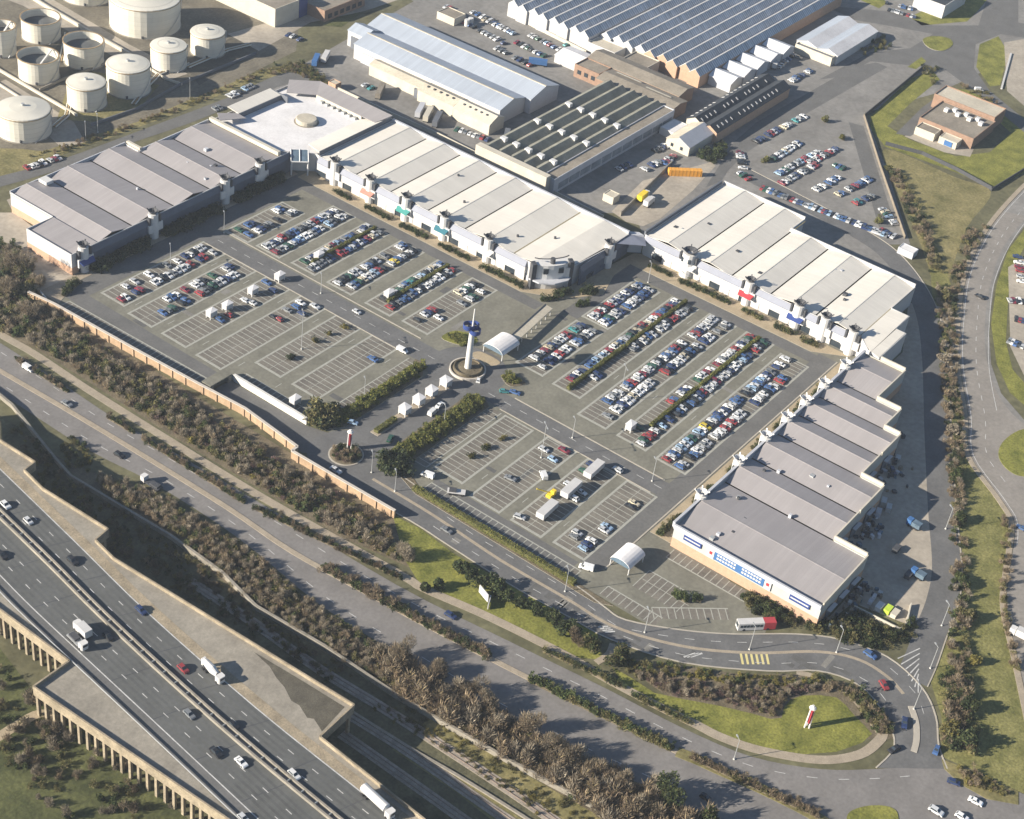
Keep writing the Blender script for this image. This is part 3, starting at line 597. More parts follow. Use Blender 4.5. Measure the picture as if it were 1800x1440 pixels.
# octagonal court store in the corner, white flat roof
S2 = thing('corner_store', 'corner retail store with white flat roof and round drum in its sunken middle', 'store', (472, 420, 0))
octo = [(449.5, 404.5), (456, 398), (502, 394.8), (502, 436), (494, 446.5), (480, 447), (480, 441), (444.4, 446)]
octo = [(444.4, 405.2), (449.0, 405.2), (456.0, 397.5), (456.0, 395.2), (502.5, 395.2), (502.5, 437), (493, 447), (481, 447), (481, 446), (444.4, 446)]
walls(S2, octo, 8.4, 'wall_white')
mb = MB(); mb.prism([(444.8, 405.5), (449.2, 405.5), (456.4, 398), (502.1, 395.6), (502.1, 436.8), (492.8, 446.6), (444.8, 445.7)], 7.2, 7.6, 0); mb.build('flat_roof', 'roof_white', S2)
def upstand(q, m, nm='roof_slope'):
    mb = MB(); mb.slab(*q, t=.25); mb.build(nm, m, S2)
upstand([(455, 440.5, 9.9), (481, 440.5, 9.9), (481, 447, 10.6), (455, 447, 10.6)], 'roof_cream')
upstand([(493.5, 397.5, 9.6), (502.4, 395.2, 10.8), (502.4, 437, 10.8), (493.5, 431, 9.6)], 'roof_lilac')
upstand([(493.5, 431, 9.6), (502.4, 437, 10.8), (493, 447, 10.8), (485, 441, 9.6)], 'roof_lilac')
upstand([(456, 395.2, 9.9), (502.2, 395.2, 9.9), (493.5, 405, 8.3), (460, 405, 8.3)], 'roof_cream')
upstand([(444.4, 441, 10.2), (455, 436, 9.6), (455, 441, 9.8), (448, 446, 10.4)], 'roof_lilac')
for q in ((454.8, 480.8, 440.2, 440.5, 7.6, 9.8), (480.8, 481.2, 436.5, 446.8, 7.6, 10.5), (493.2, 493.5, 405, 431, 7.6, 9.5)):
    mb = MB(); mb.box(*q); mb.build('upstand_wall', 'wall_dark' if q[2] > 435 else 'wall_cream', S2)  # dark colour on the first two upstands paints in their shading
mb = MB(); mb.lathe(474.5, 419.5, [(4.6, 7.6), (4.6, 9.3), (4.2, 9.5), (0.01, 9.6)], 24); mb.build('roof_drum', 'roof_tan', S2)
mb = MB(); mb.lathe(474.5, 419.5, [(5.4, 7.62), (5.4, 7.75), (4.7, 7.8)], 24); mb.build('drum_kerb', 'concrete_grey', S2)
for k in range(7): 
    mb = MB(); mb.box(491.5, 493, 407 + k * 3.2, 408.4 + k * 3.2, 7.6, 8.6); mb.build('roof_vent', 'metal', S2)
F2 = lambda u, d, z: (451.6 + (.70 * u) - .70 * d, 402.2 - .70 * u - .70 * d, z)
mb = MB(); q = [F2(-3.6, .1, 0), F2(3.6, .1, 0), F2(3.6, 4.2, 0), F2(-3.6, 4.2, 0)]
mb.slab(F2(-3.6, 4.2, 6.4), F2(3.6, 4.2, 6.4), F2(3.6, -.6, 9.6), F2(-3.6, -.6, 9.6), t=.3); gl = mb.build('glazed_entrance_roof', 'glass_blue', S2)
for s in (-3.6, 3.6, 0):
    mb = MB(); mb.tube(F2(s, 4.2, 6.55), F2(s, -.6, 9.75), .28, 5); mb.build('entrance_frame', 'metal_white', gl)
mb = MB(); mb.tube(F2(-3.6, 4.2, 6.5), F2(3.6, 4.2, 6.5), .3, 5); mb.build('entrance_frame', 'metal_white', gl)
for s in (-3.4, 3.4): mb = MB(); c = F2(s, 3.9, 0); mb.cyl(c[0], c[1], .35, 0, 6.3, 8); mb.build('column', 'metal_white', S2)
# central store, cream roof
S3 = thing('retail_store', 'central retail store with six cream ridged roof bays and coloured entrance canopies', 'store', (478, 335, 0))
walls(S3, [(455, 394.8), (455, 284), (463, 272.5), (484, 270.6), (501.5, 270.6), (501.5, 394.8)], 8.8, 'wall_white', (2.6, 'wall_grey'))
vs = [394.6, 375.1, 356.6, 337.2, 318.4, 294.2]; rs = [384.7, 365.7, 347, 327.8, 306.4]
ridge_roof(S3, 'x', [(vs[i + 1], rs[i], vs[i], 501.2, 455.4) for i in range(5)], 0, 0, 8.3, 9.8, 'roof_cream')
for q in ([(455.4, 284.2, 9.5), (501.2, 282.6, 9.8), (501.2, 294.2, 8.3), (455.4, 294.2, 8.3)], [(463.3, 272.9, 8.7), (501.2, 270.9, 8.6), (501.2, 282.6, 9.8), (455.4, 284.2, 9.5)]):
    mb = MB(); mb.slab(*q, t=.2); mb.build('roof_panel', 'roof_cream', S3)
mb = MB(); mb.box(501.6, 502.6, 271, 394.6, 8.0, 9.6); mb.build('parapet', 'wall_grey', S3)
mb = MB(); mb.box(455.5, 501, 394.9, 395.1, 8.4, 10.7); mb.build('parapet', 'wall_dark', S3)  # dark strip between the stores, raised to cast a longer shadow on the roof
for x, y, z in ((470, 330, 9.7), (466, 300, 9.2), (476, 289, 9.2), (485, 345, 9.6)):
    mb = MB(); mb.cyl(x, y, .5, z - .6, z + .6, 8); mb.build('roof_vent', 'metal_dark', S3)
F = facade('x-', 455); store_front(S3, F, 287, 394.5)
for u, c in ((385.2, None), (366, 'pink'), (347.1, 'teal'), (327.4, 'teal2'), (305.3, 'metal_white')): tower(S3, F, u, canopy=c)
G = lambda u, d, z: (459.0 + .81 * u - .58 * d, 278.5 - .58 * u - .81 * d, z)   # splayed corner with the big bowed entrance
mb = MB(); pts = []
for k in range(9):
    a = -1.15 + k * 2.3 / 8; pts.append(G(8.2 * math.sin(a), 4.2 * math.cos(a) - 1.2, 0)[:2])
mb.prism(pts + [G(7, -2, 0)[:2], G(-7, -2, 0)[:2]], .1, 10.6); ent = mb.build('bowed_entrance', 'metal_white', S3)
for u in (-3.1, 3.1): mb = MB(); mb.prism([G(u - 1, 2.2, 0)[:2], G(u + 1, 2.2, 0)[:2], G(u + 1, 3.3, 0)[:2], G(u - 1, 3.3, 0)[:2]], 7.2, 9.4); mb.build('window', 'glass', ent)
for u in (-7.6, 7.6): mb = MB(); mb.prism([G(u - .9, -.6, 0)[:2], G(u + .9, -.6, 0)[:2], G(u + .9, 2.4, 0)[:2], G(u - .9, 2.4, 0)[:2]], .1, 11.2); mb.build('side_post', 'metal_dark', ent)
mb = MB(); mb.prism([G(a, b, 0)[:2] for a, b in ((-9, 1), (-6, 4.6), (0, 6.2), (6, 4.6), (9, 1))], 3.9, 4.5); mb.build('entrance_canopy', 'wall_grey', ent)
for k in range(8):
    a0 = -1.2 + k * .3; p = G(7.5 * math.sin(a0), -1.5 + 2.5 * math.cos(a0), 0); q = G(7.5 * math.sin(a0 + .3), -1.5 + 2.5 * math.cos(a0 + .3), 0)
    mb = MB(); mb.tube((p[0], p[1], 12.6), (q[0], q[1], 12.6), .22, 4); mb.build('crown_ring', 'metal_dark', ent)
mb = MB(); c = G(0, 1, 0); mb.cyl(c[0], c[1], 1.0, 10.6, 12.8, 8); mb.build('crown', 'metal_dark', ent)
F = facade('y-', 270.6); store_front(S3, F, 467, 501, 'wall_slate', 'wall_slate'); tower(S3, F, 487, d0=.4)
mb = MB(); mb.slab((501.5, 262, 7.2), (506.5, 266, 7.2), (503, 271, 8.4), (492, 270.6, 8.4)); mb.build('link_canopy', 'wall_lilac', S3)
mb = MB(); mb.prism([(501.6, 271), (506, 266.2), (506.5, 269), (504, 272)], 0, 8.3); mb.build('link_wall', 'wall_grey', S3)
# right-hand store, cream roof
S4 = thing('retail_store', 'retail store with five cream ridged roof bays between service road and car park', 'store', (535, 215, 0))
walls(S4, [(506, 265.8), (506, 168), (500.5, 162.5), (498.3, 156.6), (521.5, 156.6), (521.5, 161), (533.3, 161), (533.3, 168.7), (554.5, 168.7), (554.5, 226), (567, 226), (567, 265.8)], 8.8, 'wall_white')
vv = [265.6, 245.2, 225.4, 207.8, 187.9, 168.9]; rr = [255.2, 235.6, 216.4, 197.9, 178.3]
ridge_roof(S4, 'x', [(vv[i + 1], rr[i], vv[i], 566.6 if i < 2 else 554.2, 506.4) for i in range(5)], 0, 0, 8.3, 9.8, 'roof_cream')
mb = MB(); mb.slab((500.0, 160.9, 8.9), (533, 161.3, 8.9), (533, 168.7, 8.6), (506.4, 168.7, 8.6)); mb.build('roof_panel', 'roof_cream', S4)
mb = MB(); mb.slab((498.6, 156.9, 8.9), (521.2, 157, 8.9), (521.2, 160.8, 8.9), (500.0, 160.8, 8.9)); mb.build('roof_panel', 'roof_cream', S4)
mb = MB(); mb.box(506.5, 566.4, 265.9, 266.6, 7.6, 10.0); mb.build('parapet', 'wall_dark', S4)
for x0, x1, y0, y1 in ((567.1, 567.6, 226, 265.6), (554.6, 555.1, 169, 225.9)): mb = MB(); mb.box(x0, x1, y0, y1, 8.0, 9.85); mb.build('parapet', 'wall_white', S4)
F = facade('x-', 506); store_front(S4, F, 170, 265)
for u, c, bg_ in ((244.3, 'metal_white', 1.5), (216.5, 'red', 1), (194.5, 'navy', 1.1), (183, None, 1), (171, None, 1)): tower(S4, F, u, canopy=c, big=bg_)
# big grey store with blue banners
S5 = thing('retail_store', 'large stepped retail store with grey roof and blue banner signs on pale brick wall', 'store', (430, 140, 0))
poly5 = [(365, 162), (365, 109), (395.6, 109), (395.6, 121), (431, 121), (431, 129.6), (461, 129.6), (461, 136), (474.5, 136), (474.5, 145.6), (498, 145.6), (498, 162)]
walls(S5, poly5, 8.6, 'wall_pale', (3.8, 'brick_pale'))
v5 = [365.4, 395.6, 413, 431, 446, 461, 474.5, 497.6]; r5 = [380, 404.4, 422, 438.5, 453.5, 467.8, 486.6]; bk = [109.3, 121.3, 121.3, 129.9, 129.9, 136.3, 145.9]
ridge_roof(S5, 'y', [(v5[i], r5[i], v5[i + 1], bk[i], 161.6) for i in range(7)], 0, 0, 8.2, 9.9, 'roof_lilac')
for x0, x1, y0, y1 in ((395.8, 396.4, 109.4, 121), (431.2, 431.8, 121.4, 129.5), (461.2, 461.8, 130, 136), (474.7, 475.3, 136.4, 145.5), (498.2, 498.8, 146, 156)):
    mb = MB(); mb.box(x0, x1, y0, y1, 7.4, 10.0); mb.build('parapet', 'wall_cream', S5)
for i in range(7): mb = MB(); mb.box(v5[i] + .5, v5[i + 1] - .1, bk[i] - .5, bk[i] - .05, 8.0, 9.95); mb.build('parapet', 'wall_cream', S5)
mb = MB(); mb.box(364.2, 364.95, 109, 162, 8.0, 9.6); mb.build('parapet', 'wall_grey', S5)
mb = MB(); mb.box(365, 498, 162.05, 162.9, 7.8, 9.9); mb.build('parapet', 'wall_grey', S5)
F = facade('y+', 162); store_front(S5, F, 368, 497)
for u in (382, 406, 424.1, 439, 452.5, 466.5, 483): tower(S5, F, u, cap='metal_white', d0=.9)
F = facade('x-', 365)
def sign(y0, y1, z0, z1, m, nm='sign_board', d=.45): mb = MB(); fbox(mb, F, y0, y1, .02, d, z0, z1); return mb.build(nm, m, S5)
for y0, y1 in ((151.5, 158), (112.5, 119.5)):
    s_ = sign(y0, y1, 5.6, 7.8, 'navy'); mb = MB(); fbox(mb, F, y0 + .4, y1 - .4, .46, .52, 6.4, 6.9); mb.build('pale_lettering_band', 'wall_white', s_)
s_ = sign(128.5, 146.5, 4.6, 8.4, 'blue', 'banner')
for y0, y1 in ((146.6, 149), (126, 128.4)):
    q = sign(y0, y1, 4.3, 8.5, 'wall_white', 'banner_panel'); mb = MB(); fbox(mb, F, (y0 + y1) / 2 - .5, (y0 + y1) / 2 + .5, .46, .54, 5.9, 7.0); mb.build('red_emblem', 'red', q)
for y0, y1 in ((138.6, 145.6), (129.4, 136.6)):
    for z in (5.3, 6.6):
        n = 7
        for k in range(n):
            a = y0 + (y1 - y0) * k / n; mb = MB(); fbox(mb, F, a + .12, a + (y1 - y0) / n - .12, .46, .52, z, z + .75); mb.build('faint_letter', 'wall_white', s_)
for k in range(4): mb = MB(); fbox(mb, F, 111.5 + k * 2.6, 112.2 + k * 2.6, .02, .15, 1.6, 2.3); mb.build('vent_grille', 'brick', S5)
for k, (x, y) in enumerate(((372, 108.9), (380, 108.9), (388, 108.9), (402, 120.9), (412, 120.9), (422, 120.9), (440, 129.5), (452, 129.5))):
    mb = MB(); mb.box(x - 2, x + 2, y - .35, y + .05, 0, 4.2); mb.build('loading_door', 'wall_dark', S5)
    mb = MB(); mb.box(x - 2.3, x + 2.3, y - 1.6, y - .36, 4.4, 4.7); mb.build('door_hood', 'wall_grey', S5)
for k in range(10):
    x = 369 + k * 2.6 + random.uniform(-.6, .6); y = 108.6 - random.uniform(2.5, 9)
    mb = MB(); mb.obox((x, y), (1, .1), random.uniform(1.2, 2.6), random.uniform(1, 1.6), .03, random.uniform(.8, 1.9))
    tag(mb.build('yard_crate', random.choice(['metal', 'wood', 'metal_dark', 'wall_grey']), origin=(x, y, .03)), 'crate or cage in the shaded yard, %d%s from the lower corner of bannered store' % (k + 1, ['st', 'nd', 'rd'][k] if k < 3 else 'th'), 'crate', 'loose crates in the shaded yard')
for st, n_, xs, ys, z in ((S1, 10, (348, 440), (409, 442), 9.6), (S4, 9, (512, 552), (172, 262), 9.5), (S5, 12, (368, 426), (126, 158), 9.4)):
    for k in range(n_):
        x, y = random.uniform(*xs), random.uniform(*ys); mb = MB(); w_ = random.uniform(.35, .8); mb.box(x - w_, x + w_, y - w_, y + w_, z - 1.4, z + random.uniform(-.1, .35)); mb.build('roof_vent', random.choice(['metal', 'metal_dark', 'wall_grey']), st)
# covered walkway and arched shelters in the car park
def arch(label, x0, x1, y0, y1, z, tanfront=True):
    t = thing('arched_shelter', label, 'shelter', ((x0 + x1) / 2, (y0 + y1) / 2, 0)); mb = MB(); n = 10; yc = (y0 + y1) / 2; hw = (y1 - y0) / 2
    pr = [(yc + hw * math.cos(math.pi * k / n), z + 2.0 * math.sin(math.pi * k / n)) for k in range(n + 1)]
    for (ya, za), (yb, zb) in zip(pr[:-1], pr[1:]): mb.slab((x0, ya, za), (x0, yb, zb), (x1, yb, zb), (x1, ya, za), t=.2)
    mb.build('vault_roof', 'roof_white', t, smooth=False)
    for x in (x0, x1):
        mb = MB(); mb.face([(x + (.15 if x == x0 else -.15), y, zz - .22) for y, zz in pr]); mb.build('gable_glazing', 'glass_blue', t)
        for y in (y0 + .3, y1 - .3): mb = MB(); mb.cyl(x + (.4 if x == x0 else -.4), y, .18, 0, z, 8); mb.build('post', 'metal_white', t)
arch('white arched shelter beside the tall pylon roundabout', 405.2, 415.6, 260.4, 269.4, 2.8)
arch('white arched shelter in the lower car park near the blue banners', 343.6, 352.6, 164, 171.4, 2.8)
t = thing('covered_walkway', 'long narrow covered walkway leading from arched shelter to the bowed entrance', 'walkway', (429, 265, 0))
mb = MB(); mb.slab((415.7, 262, 3.0), (443, 265.4, 3.0), (443, 268.6, 3.3), (415.7, 265.2, 3.3)); mb.build('roof', 'roof_tan', t)
mb = MB(); mb.tube((415.7, 265.3, 3.4), (443, 268.7, 3.4), .2, 4); mb.build('roof_edge', 'metal_dark', t)
for k in range(8):
    for dy in (.3, 2.8): mb = MB(); x = 417 + k * 3.6; mb.cyl(x, 262 + (x - 415.7) * .1245 + dy, .12, 0, 3.0, 6); mb.build('post', 'metal_white', t)

# ------------------------------------------------------------------ works buildings behind the stores
def gable(par, along, a0, a1, c0, c1, ze, zr, roof, wall='wall_white', ridge=None, wallz=0.0, roof2=None, over=.3, ridgem=None):
    """gabled block: ridge runs along the named axis from a0 to a1, c0..c1 across"""
    rg = (c0 + c1) / 2 if ridge is None else ridge
    X = (lambda a, c, z: (a, c, z)) if along == 'x' else (lambda a, c, z: (c, a, z))
    for k, a in enumerate((a0, a1)):
        mb = MB(); t = .3 if k == 0 else -.3
        q = [X(a, c0, wallz), X(a, c1, wallz), X(a, c1, ze), X(a, rg, zr - .1), X(a, c0, ze)]; q2 = [X(a + t, c0, wallz), X(a + t, c1, wallz), X(a + t, c1, ze), X(a + t, rg, zr - .1), X(a + t, c0, ze)]
        mb.face(q); mb.face(q2[::-1])
        for i in range(5): mb.face((q[i], q[(i + 1) % 5], q2[(i + 1) % 5], q2[i]))
        mb.build('gable_wall', wall, par)
    for c, s in ((c0, 1), (c1, -1)):
        mb = MB(); p = X(a0 + .31, c, 0); q = X(a1 - .31, c + s * .3, 0); mb.box(min(p[0], q[0]), max(p[0], q[0]), min(p[1], q[1]), max(p[1], q[1]), wallz, ze - .05); mb.build('wall', wall, par)
    out = []
    for c, m_ in ((c0 - over, roof), (c1 + over, roof2 or roof)):
        zz = ze - over * (zr - ze) / max(.1, abs(rg - c0)); mb = MB()
        q = [X(a0 - over, c, zz), X(a1 + over, c, zz), X(a1 + over, rg, zr), X(a0 - over, rg, zr)]
        mb.slab(*q, t=.18); out.append(mb.build('roof_slope', m_, par))
    if ridgem:
        mb = MB(); p = X(a0 - over, rg - .38, 0); q = X(a1 + over, rg + .38, 0); mb.box(min(p[0], q[0]), max(p[0], q[0]), min(p[1], q[1]), max(p[1], q[1]), zr - .1, zr + .12); mb.build('ridge_cap', ridgem, par)
    return out
def block(par, x0, x1, y0, y1, h, wall, roof, par_h=.5, z0=0.0):
    for q in ((x0, x1, y0, y0 + .3), (x0, x1, y1 - .3, y1), (x0, x0 + .3, y0 + .31, y1 - .31), (x1 - .3, x1, y0 + .31, y1 - .31)):
        mb = MB(); mb.box(*q, z0, h + par_h); mb.build('wall', wall, par)
    mb = MB(); mb.box(x0 + .31, x1 - .31, y0 + .31, y1 - .31, h - .3, h); mb.build('roof', roof, par)

W1 = thing('warehouse', 'long double gabled warehouse with blue grey roofs and white lean-to bays', 'warehouse', (562, 415, 0))
gable(W1, 'y', 368, 466, 567.2, 589, 7.5, 10.6, 'roof_blue', 'wall_grey', ridgem='roof_tan')
gable(W1, 'y', 371, 457, 548, 567, 7.5, 10.0, 'roof_blue', 'wall_white', ridgem='roof_tan')
gable(W1, 'y', 410.5, 441, 540.5, 547.8, 5.4, 6.6, 'roof_tan', 'wall_cream'); gable(W1, 'y', 389.5, 410, 538, 547.8, 5.6, 7.4, 'roof_tan', 'wall_cream'); gable(W1, 'y', 368, 388.5, 536.8, 547.7, 5.4, 7.8, 'wall_cream', 'wall_cream')
for (a, b, c) in ((540, 390, 18), (539, 370, 16)):
    for k in range(5): mb = MB(); mb.box(a + 1.1, a + 1.9, b + 2 + k * c / 5, b + 2.9 + k * c / 5, 6.0, 7.4); mb.build('roof_vent', 'metal_dark', W1)
gable(W1, 'y', 457.5, 468, 556, 567, 8.0, 10.0, 'roof_blue', 'wall_white')
mb = MB(); mb.box(555.4, 555.9, 459, 465.5, 0, 5.8); mb.build('roller_door', 'wall_dark', W1)
mb = MB(); mb.box(547.2, 547.75, 441.5, 452, 0, 5.0); mb.build('roller_door', 'wall_grey', W1)
mb = MB(); mb.box(539.6, 540.4, 410.6, 413.4, 0, 4.4); mb.build('roller_door', 'wall_dark', W1)

FA = thing('factory', 'sprawling sawtooth factory with rows of glazed ridges and white gables', 'factory', (720, 380, 0))
for k in range(9):
    y0 = 329.5 + k * 6.5; x0 = 652 + (1.5 if k % 2 else 0)
    gable(FA, 'x', x0, 800, y0, y0 + 6.4, 6.2, 8.9, 'saw_glass', 'brick_pale' if k < 5 else 'wall_white', roof2='saw_metal', over=.02, ridgem='wall_white')
for k in range(8):
    y0 = 388.6 + k * 6.3
    gable(FA, 'x', 643 + (k % 2) * 1.2, 800, y0, y0 + 6.2, 7.0, 9.6, 'saw_glass', 'wall_white', roof2='saw_metal', over=.02, ridgem='wall_white')
for k in range(6): mb = MB(); mb.box(645 + k, 646 + k, 380, 381, 0, .1)
block(FA, 642, 651.5, 372, 388, 5.0, 'wall_white', 'roof_tan'); block(FA, 640, 651.5, 352, 366, 5.5, 'wall_cream', 'roof_brown')
for k in range(5): gable(FA, 'y', 316.5, 328.8, 660 + k * 13, 671 + k * 13, 4.8, 6.6, 'saw_metal', 'wall_grey')
DS = thing('workshop', 'dark multi-ridged workshop with rows of white skylight boxes', 'workshop', (560, 338, 0))
for k in range(5): gable(DS, 'x', 516.5, 611, 324.2 + k * 6.6, 330.7 + k * 6.6, 6.4, 8.4, 'roof_olive', 'roof_brown', roof2='roof_olive', over=.02)
for k in range(5):
    for j in range(8): mb = MB(); x = 519 + j * 11.4; mb.slab((x, 325.0 + k * 6.6, 6.75), (x + 9.6, 325.0 + k * 6.6, 6.75), (x + 9.6, 326.6 + k * 6.6, 7.75), (x, 326.6 + k * 6.6, 7.75), t=.1); mb.build('rooflight', 'dull_glass', DS)
mb = MB(); mb.box(513, 516.3, 320, 357.5, 0, 8.6); mb.build('end_wall', 'wall_cream', DS)
block(DS, 516.4, 611, 318, 324, 6.8, 'wall_grey', 'roof_brown')
for k in range(11): mb = MB(); x = 520 + k * 8.2; mb.box(x, x + 7.2, 317.85, 317.98, 1.4, 4.2); mb.build('window_band', 'dull_glass', DS)
for x in (526, 550.5, 574.5):
    for k in range(5): mb = MB(); y = 327.4 + k * 6.6; mb.box(x, x + 2.2, y - 2.2, y + .6, 7.2, 8.9); mb.build('skylight_box', 'metal_white', DS)
BR = thing('workshop', 'low brown roofed brick workshop running across behind the dark ridged one', 'workshop', (625, 345, 0))
gable(BR, 'y', 320, 362, 611.6, 625.4, 6.0, 7.2, 'roof_brown', 'brick'); gable(BR, 'y', 325, 377, 626, 639.4, 6.4, 8.0, 'roof_brown', 'brick')
for x, y0, y1 in ((620, 326, 340), (622, 344, 358), (634, 330, 346)): mb = MB(); mb.slab((x, y0, 7.2), (x + 1.2, y0, 7.05), (x + 1.2, y1, 7.05), (x, y1, 7.2), t=.06); mb.build('rooflight', 'wall_cream', BR)
block(BR, 615, 625.5, 363, 377, 6.0, 'brick', 'roof_brown'); mb = MB()
for k in range(3): mb = MB(); mb.box(614.8, 614.98, 365 + k * 4, 367 + k * 4, 2.2, 4.2); mb.build('window', 'glass', BR)
WC = thing('white_shed', 'white roofed shed between brick workshop and factory car park', 'shed', (628, 385, 0)); gable(WC, 'y', 378, 392, 620, 634, 4.0, 5.4, 'roof_white', 'wall_white')
SK = thing('workshop', 'black twin ridged workshop dotted with pale skylights and pale gable ends', 'workshop', (645, 303, 0))
gable(SK, 'x', 612, 679, 303.2, 311.6, 5.4, 7.6, 'roof_black', 'wall_cream', roof2='roof_black'); gable(SK, 'x', 610.5, 679, 294.5, 302.9, 5.4, 7.6, 'roof_black', 'brick_pale', roof2='roof_black')
for y, zz in ((305.0, 6.5), (296.4, 6.5), (310.2, 6.4)):
    for k in range(16):
        x = 614 + k * 3.9 + random.uniform(-.4, .4)
        if random.random() < .12: continue
        mb = MB(); w = random.uniform(.35, .8); mb.slab((x, y - .7, zz - .25), (x + w, y - .7, zz - .25), (x + w, y + .7, zz + .5), (x, y + .7, zz + .5), t=.2) if y < 309 else mb.slab((x, y - .7, zz + .5), (x + w, y - .7, zz + .5), (x + w, y + .7, zz - .25), (x, y + .7, zz - .25), t=.2)
        mb.build('skylight', 'wall_white', SK)
WH = thing('gatehouse', 'white walled gabled house with grey roof beside black workshop', 'house', (602, 302, 0))
gable(WH, 'x', 590, 611, 296.2, 308.4, 4.6, 7.4, 'wall_grey', 'wall_cream', roof2='roof_tan')
for y in (299.5, 304.5): mb = MB(); mb.box(589.85, 589.98, y, y + 1.3, 1.6, 3.2); mb.build('window', 'glass', WH)
t = thing('lean_to', 'flat white lean-to roof behind the gabled gatehouse', 'shed', (604, 313, 0)); block(t, 598, 610, 309.5, 317, 3.4, 'wall_white', 'roof_white', .2)
FS = thing('station_building', 'brown brick station with grey roof strip and rooftop plant on a lawn', 'building', (720, 224, 0))
block(FS, 701, 727, 208, 236, 5.0, 'brick', 'roof_brown'); block(FS, 727.2, 741, 209, 241, 6.6, 'brick', 'roof_tan'); block(FS, 693.5, 700.8, 224, 234, 3.6, 'wall_cream', 'roof_brown', .3); block(FS, 694.5, 700.8, 213, 222, 3.2, 'wall_cream', 'roof_tan', .2)
for k in range(7): mb = MB(); mb.box(717 + (k % 2) * 3, 719.4 + (k % 2) * 3, 211 + k * 3, 213 + k * 3, 5.0, 6.6); mb.build('roof_plant', 'metal_white', FS)
mb = MB(); mb.box(694.2, 694.4, 215, 219, .3, 2.8); mb.build('garage_door', 'blue', FS)
TG = thing('workshop', 'white twin gabled building with ragged front near the far roundabout', 'workshop', (752, 307, 0))
gable(TG, 'x', 731, 776, 308, 319.5, 5.0, 6.8, 'roof_white', 'wall_white', roof2='roof_blue'); gable(TG, 'x', 731, 776, 296, 307.6, 5.0, 6.8, 'roof_white', 'wall_white', roof2='roof_blue'); block(TG, 727, 730.6, 297, 318, 4.2, 'wall_cream', 'wall_dark')
WB = thing('depot', 'tall white flat-roofed depot at the top beside the big tank', 'depot', (570, 520, 0))
block(WB, 543.4, 560, 503, 560, 9.0, 'wall_cream', 'roof_brown'); block(WB, 560.2, 566, 503, 540, 9.8, 'navy', 'roof_brown')
BB = thing('office_block', 'low brick office beside the white depot', 'building', (585, 500, 0)); block(BB, 566.4, 596, 492, 512, 5.4, 'brick', 'roof_brown')
for k in range(6): mb = MB(); mb.box(569 + k * 4.4, 571.6 + k * 4.4, 491.85, 491.98, 1.2, 3.4); mb.build('window', 'glass', BB)
OF = thing('site_office', 'small cream office beside the works car park', 'office', (612, 470, 0)); x, y = P(790, 35); block(OF, x - 4, x + 5, y - 6, y + 5, 3.6, 'wall_cream', 'roof_brown', .3)
x, y = P(812, 42); t = thing('tank_unit', 'pair of small white tanks beside the cream office', 'tank', (x, y, 0))
for k in range(2): mb = MB(); mb.cyl(x + k * 3, y - 3, 1.3, 0, 3.4, 12); mb.build('vessel', 'metal_white', t)
x, y = P(1185, 245); 
TH = thing('terrace_block', 'white walled block beyond the far road with car park before it', 'building', (*P(1640, 5), 0)); x, y = P(1620, 20); block(TH, x, x + 30, y - 12, y + 6, 7, 'wall_white', 'roof_black')
SB = thing('substation', 'pale kiosk with flat roof at the corner of the service road', 'kiosk', (*P(1590, 440), 0)); x, y = P(1592, 446); block(SB, x - 2.5, x + 2.5, y - 4, y + 3, 2.8, 'wall_grey', 'roof_white', .2)
BH = thing('brick_hut', 'small brick hut on the corner of the lorry yard lane', 'hut', (*P(588, 155), 0)); x, y = P(588, 155); block(BH, x - 2, x + 2, y - 2.2, y + 2.2, 3.0, 'brick_pale', 'roof_tan', .2)
HT = thing('yard_hut', 'small tan hut in the scrap yard behind the cream roofs', 'hut', (*P(1072, 352), 0)); x, y = P(1072, 352); block(HT, x - 2.5, x + 2.5, y - 3, y + 2.2, 3.2, 'wall_cream', 'roof_tan', .2)

# ------------------------------------------------------------------ storage tanks
TANKS = [  # centre x, base bottom y, half width px, rim centre y, open, label
 (45, 253, 44, 194, 0, 'wide white storage tank with closed roof nearest the store'),
 (154, 198, 32, 147, 0, 'white closed storage tank second from the wide one along the bund'),
 (227, 175, 36, 116, 0, 'tall white closed storage tank in the middle of the front row'),
 (297, 129, 30, 82, 0, 'white closed storage tank just below the big tank'),
 (365, 104, 28.5, 58, 0, 'white closed storage tank at the eastern end of the front row'),
 (70, 151, 32.5, 101, 1, 'open topped white tank with an inclined ladder inside'),
 (149, 124, 32, 74, 1, 'open topped white tank between the closed tanks and the pipe bund'),
 (74, 79, 31, 33, 1, 'open topped white tank with dark floating roof at the back'),
 (6, 103, 22, 52, 1, 'open topped white tank cut by the left picture edge'),
 (256, 70, 58, -4, 0, 'biggest white storage tank beside the depot'),
 (155, 12, 42, -40, 0, 'broad white tank mostly cut off by the top edge')]
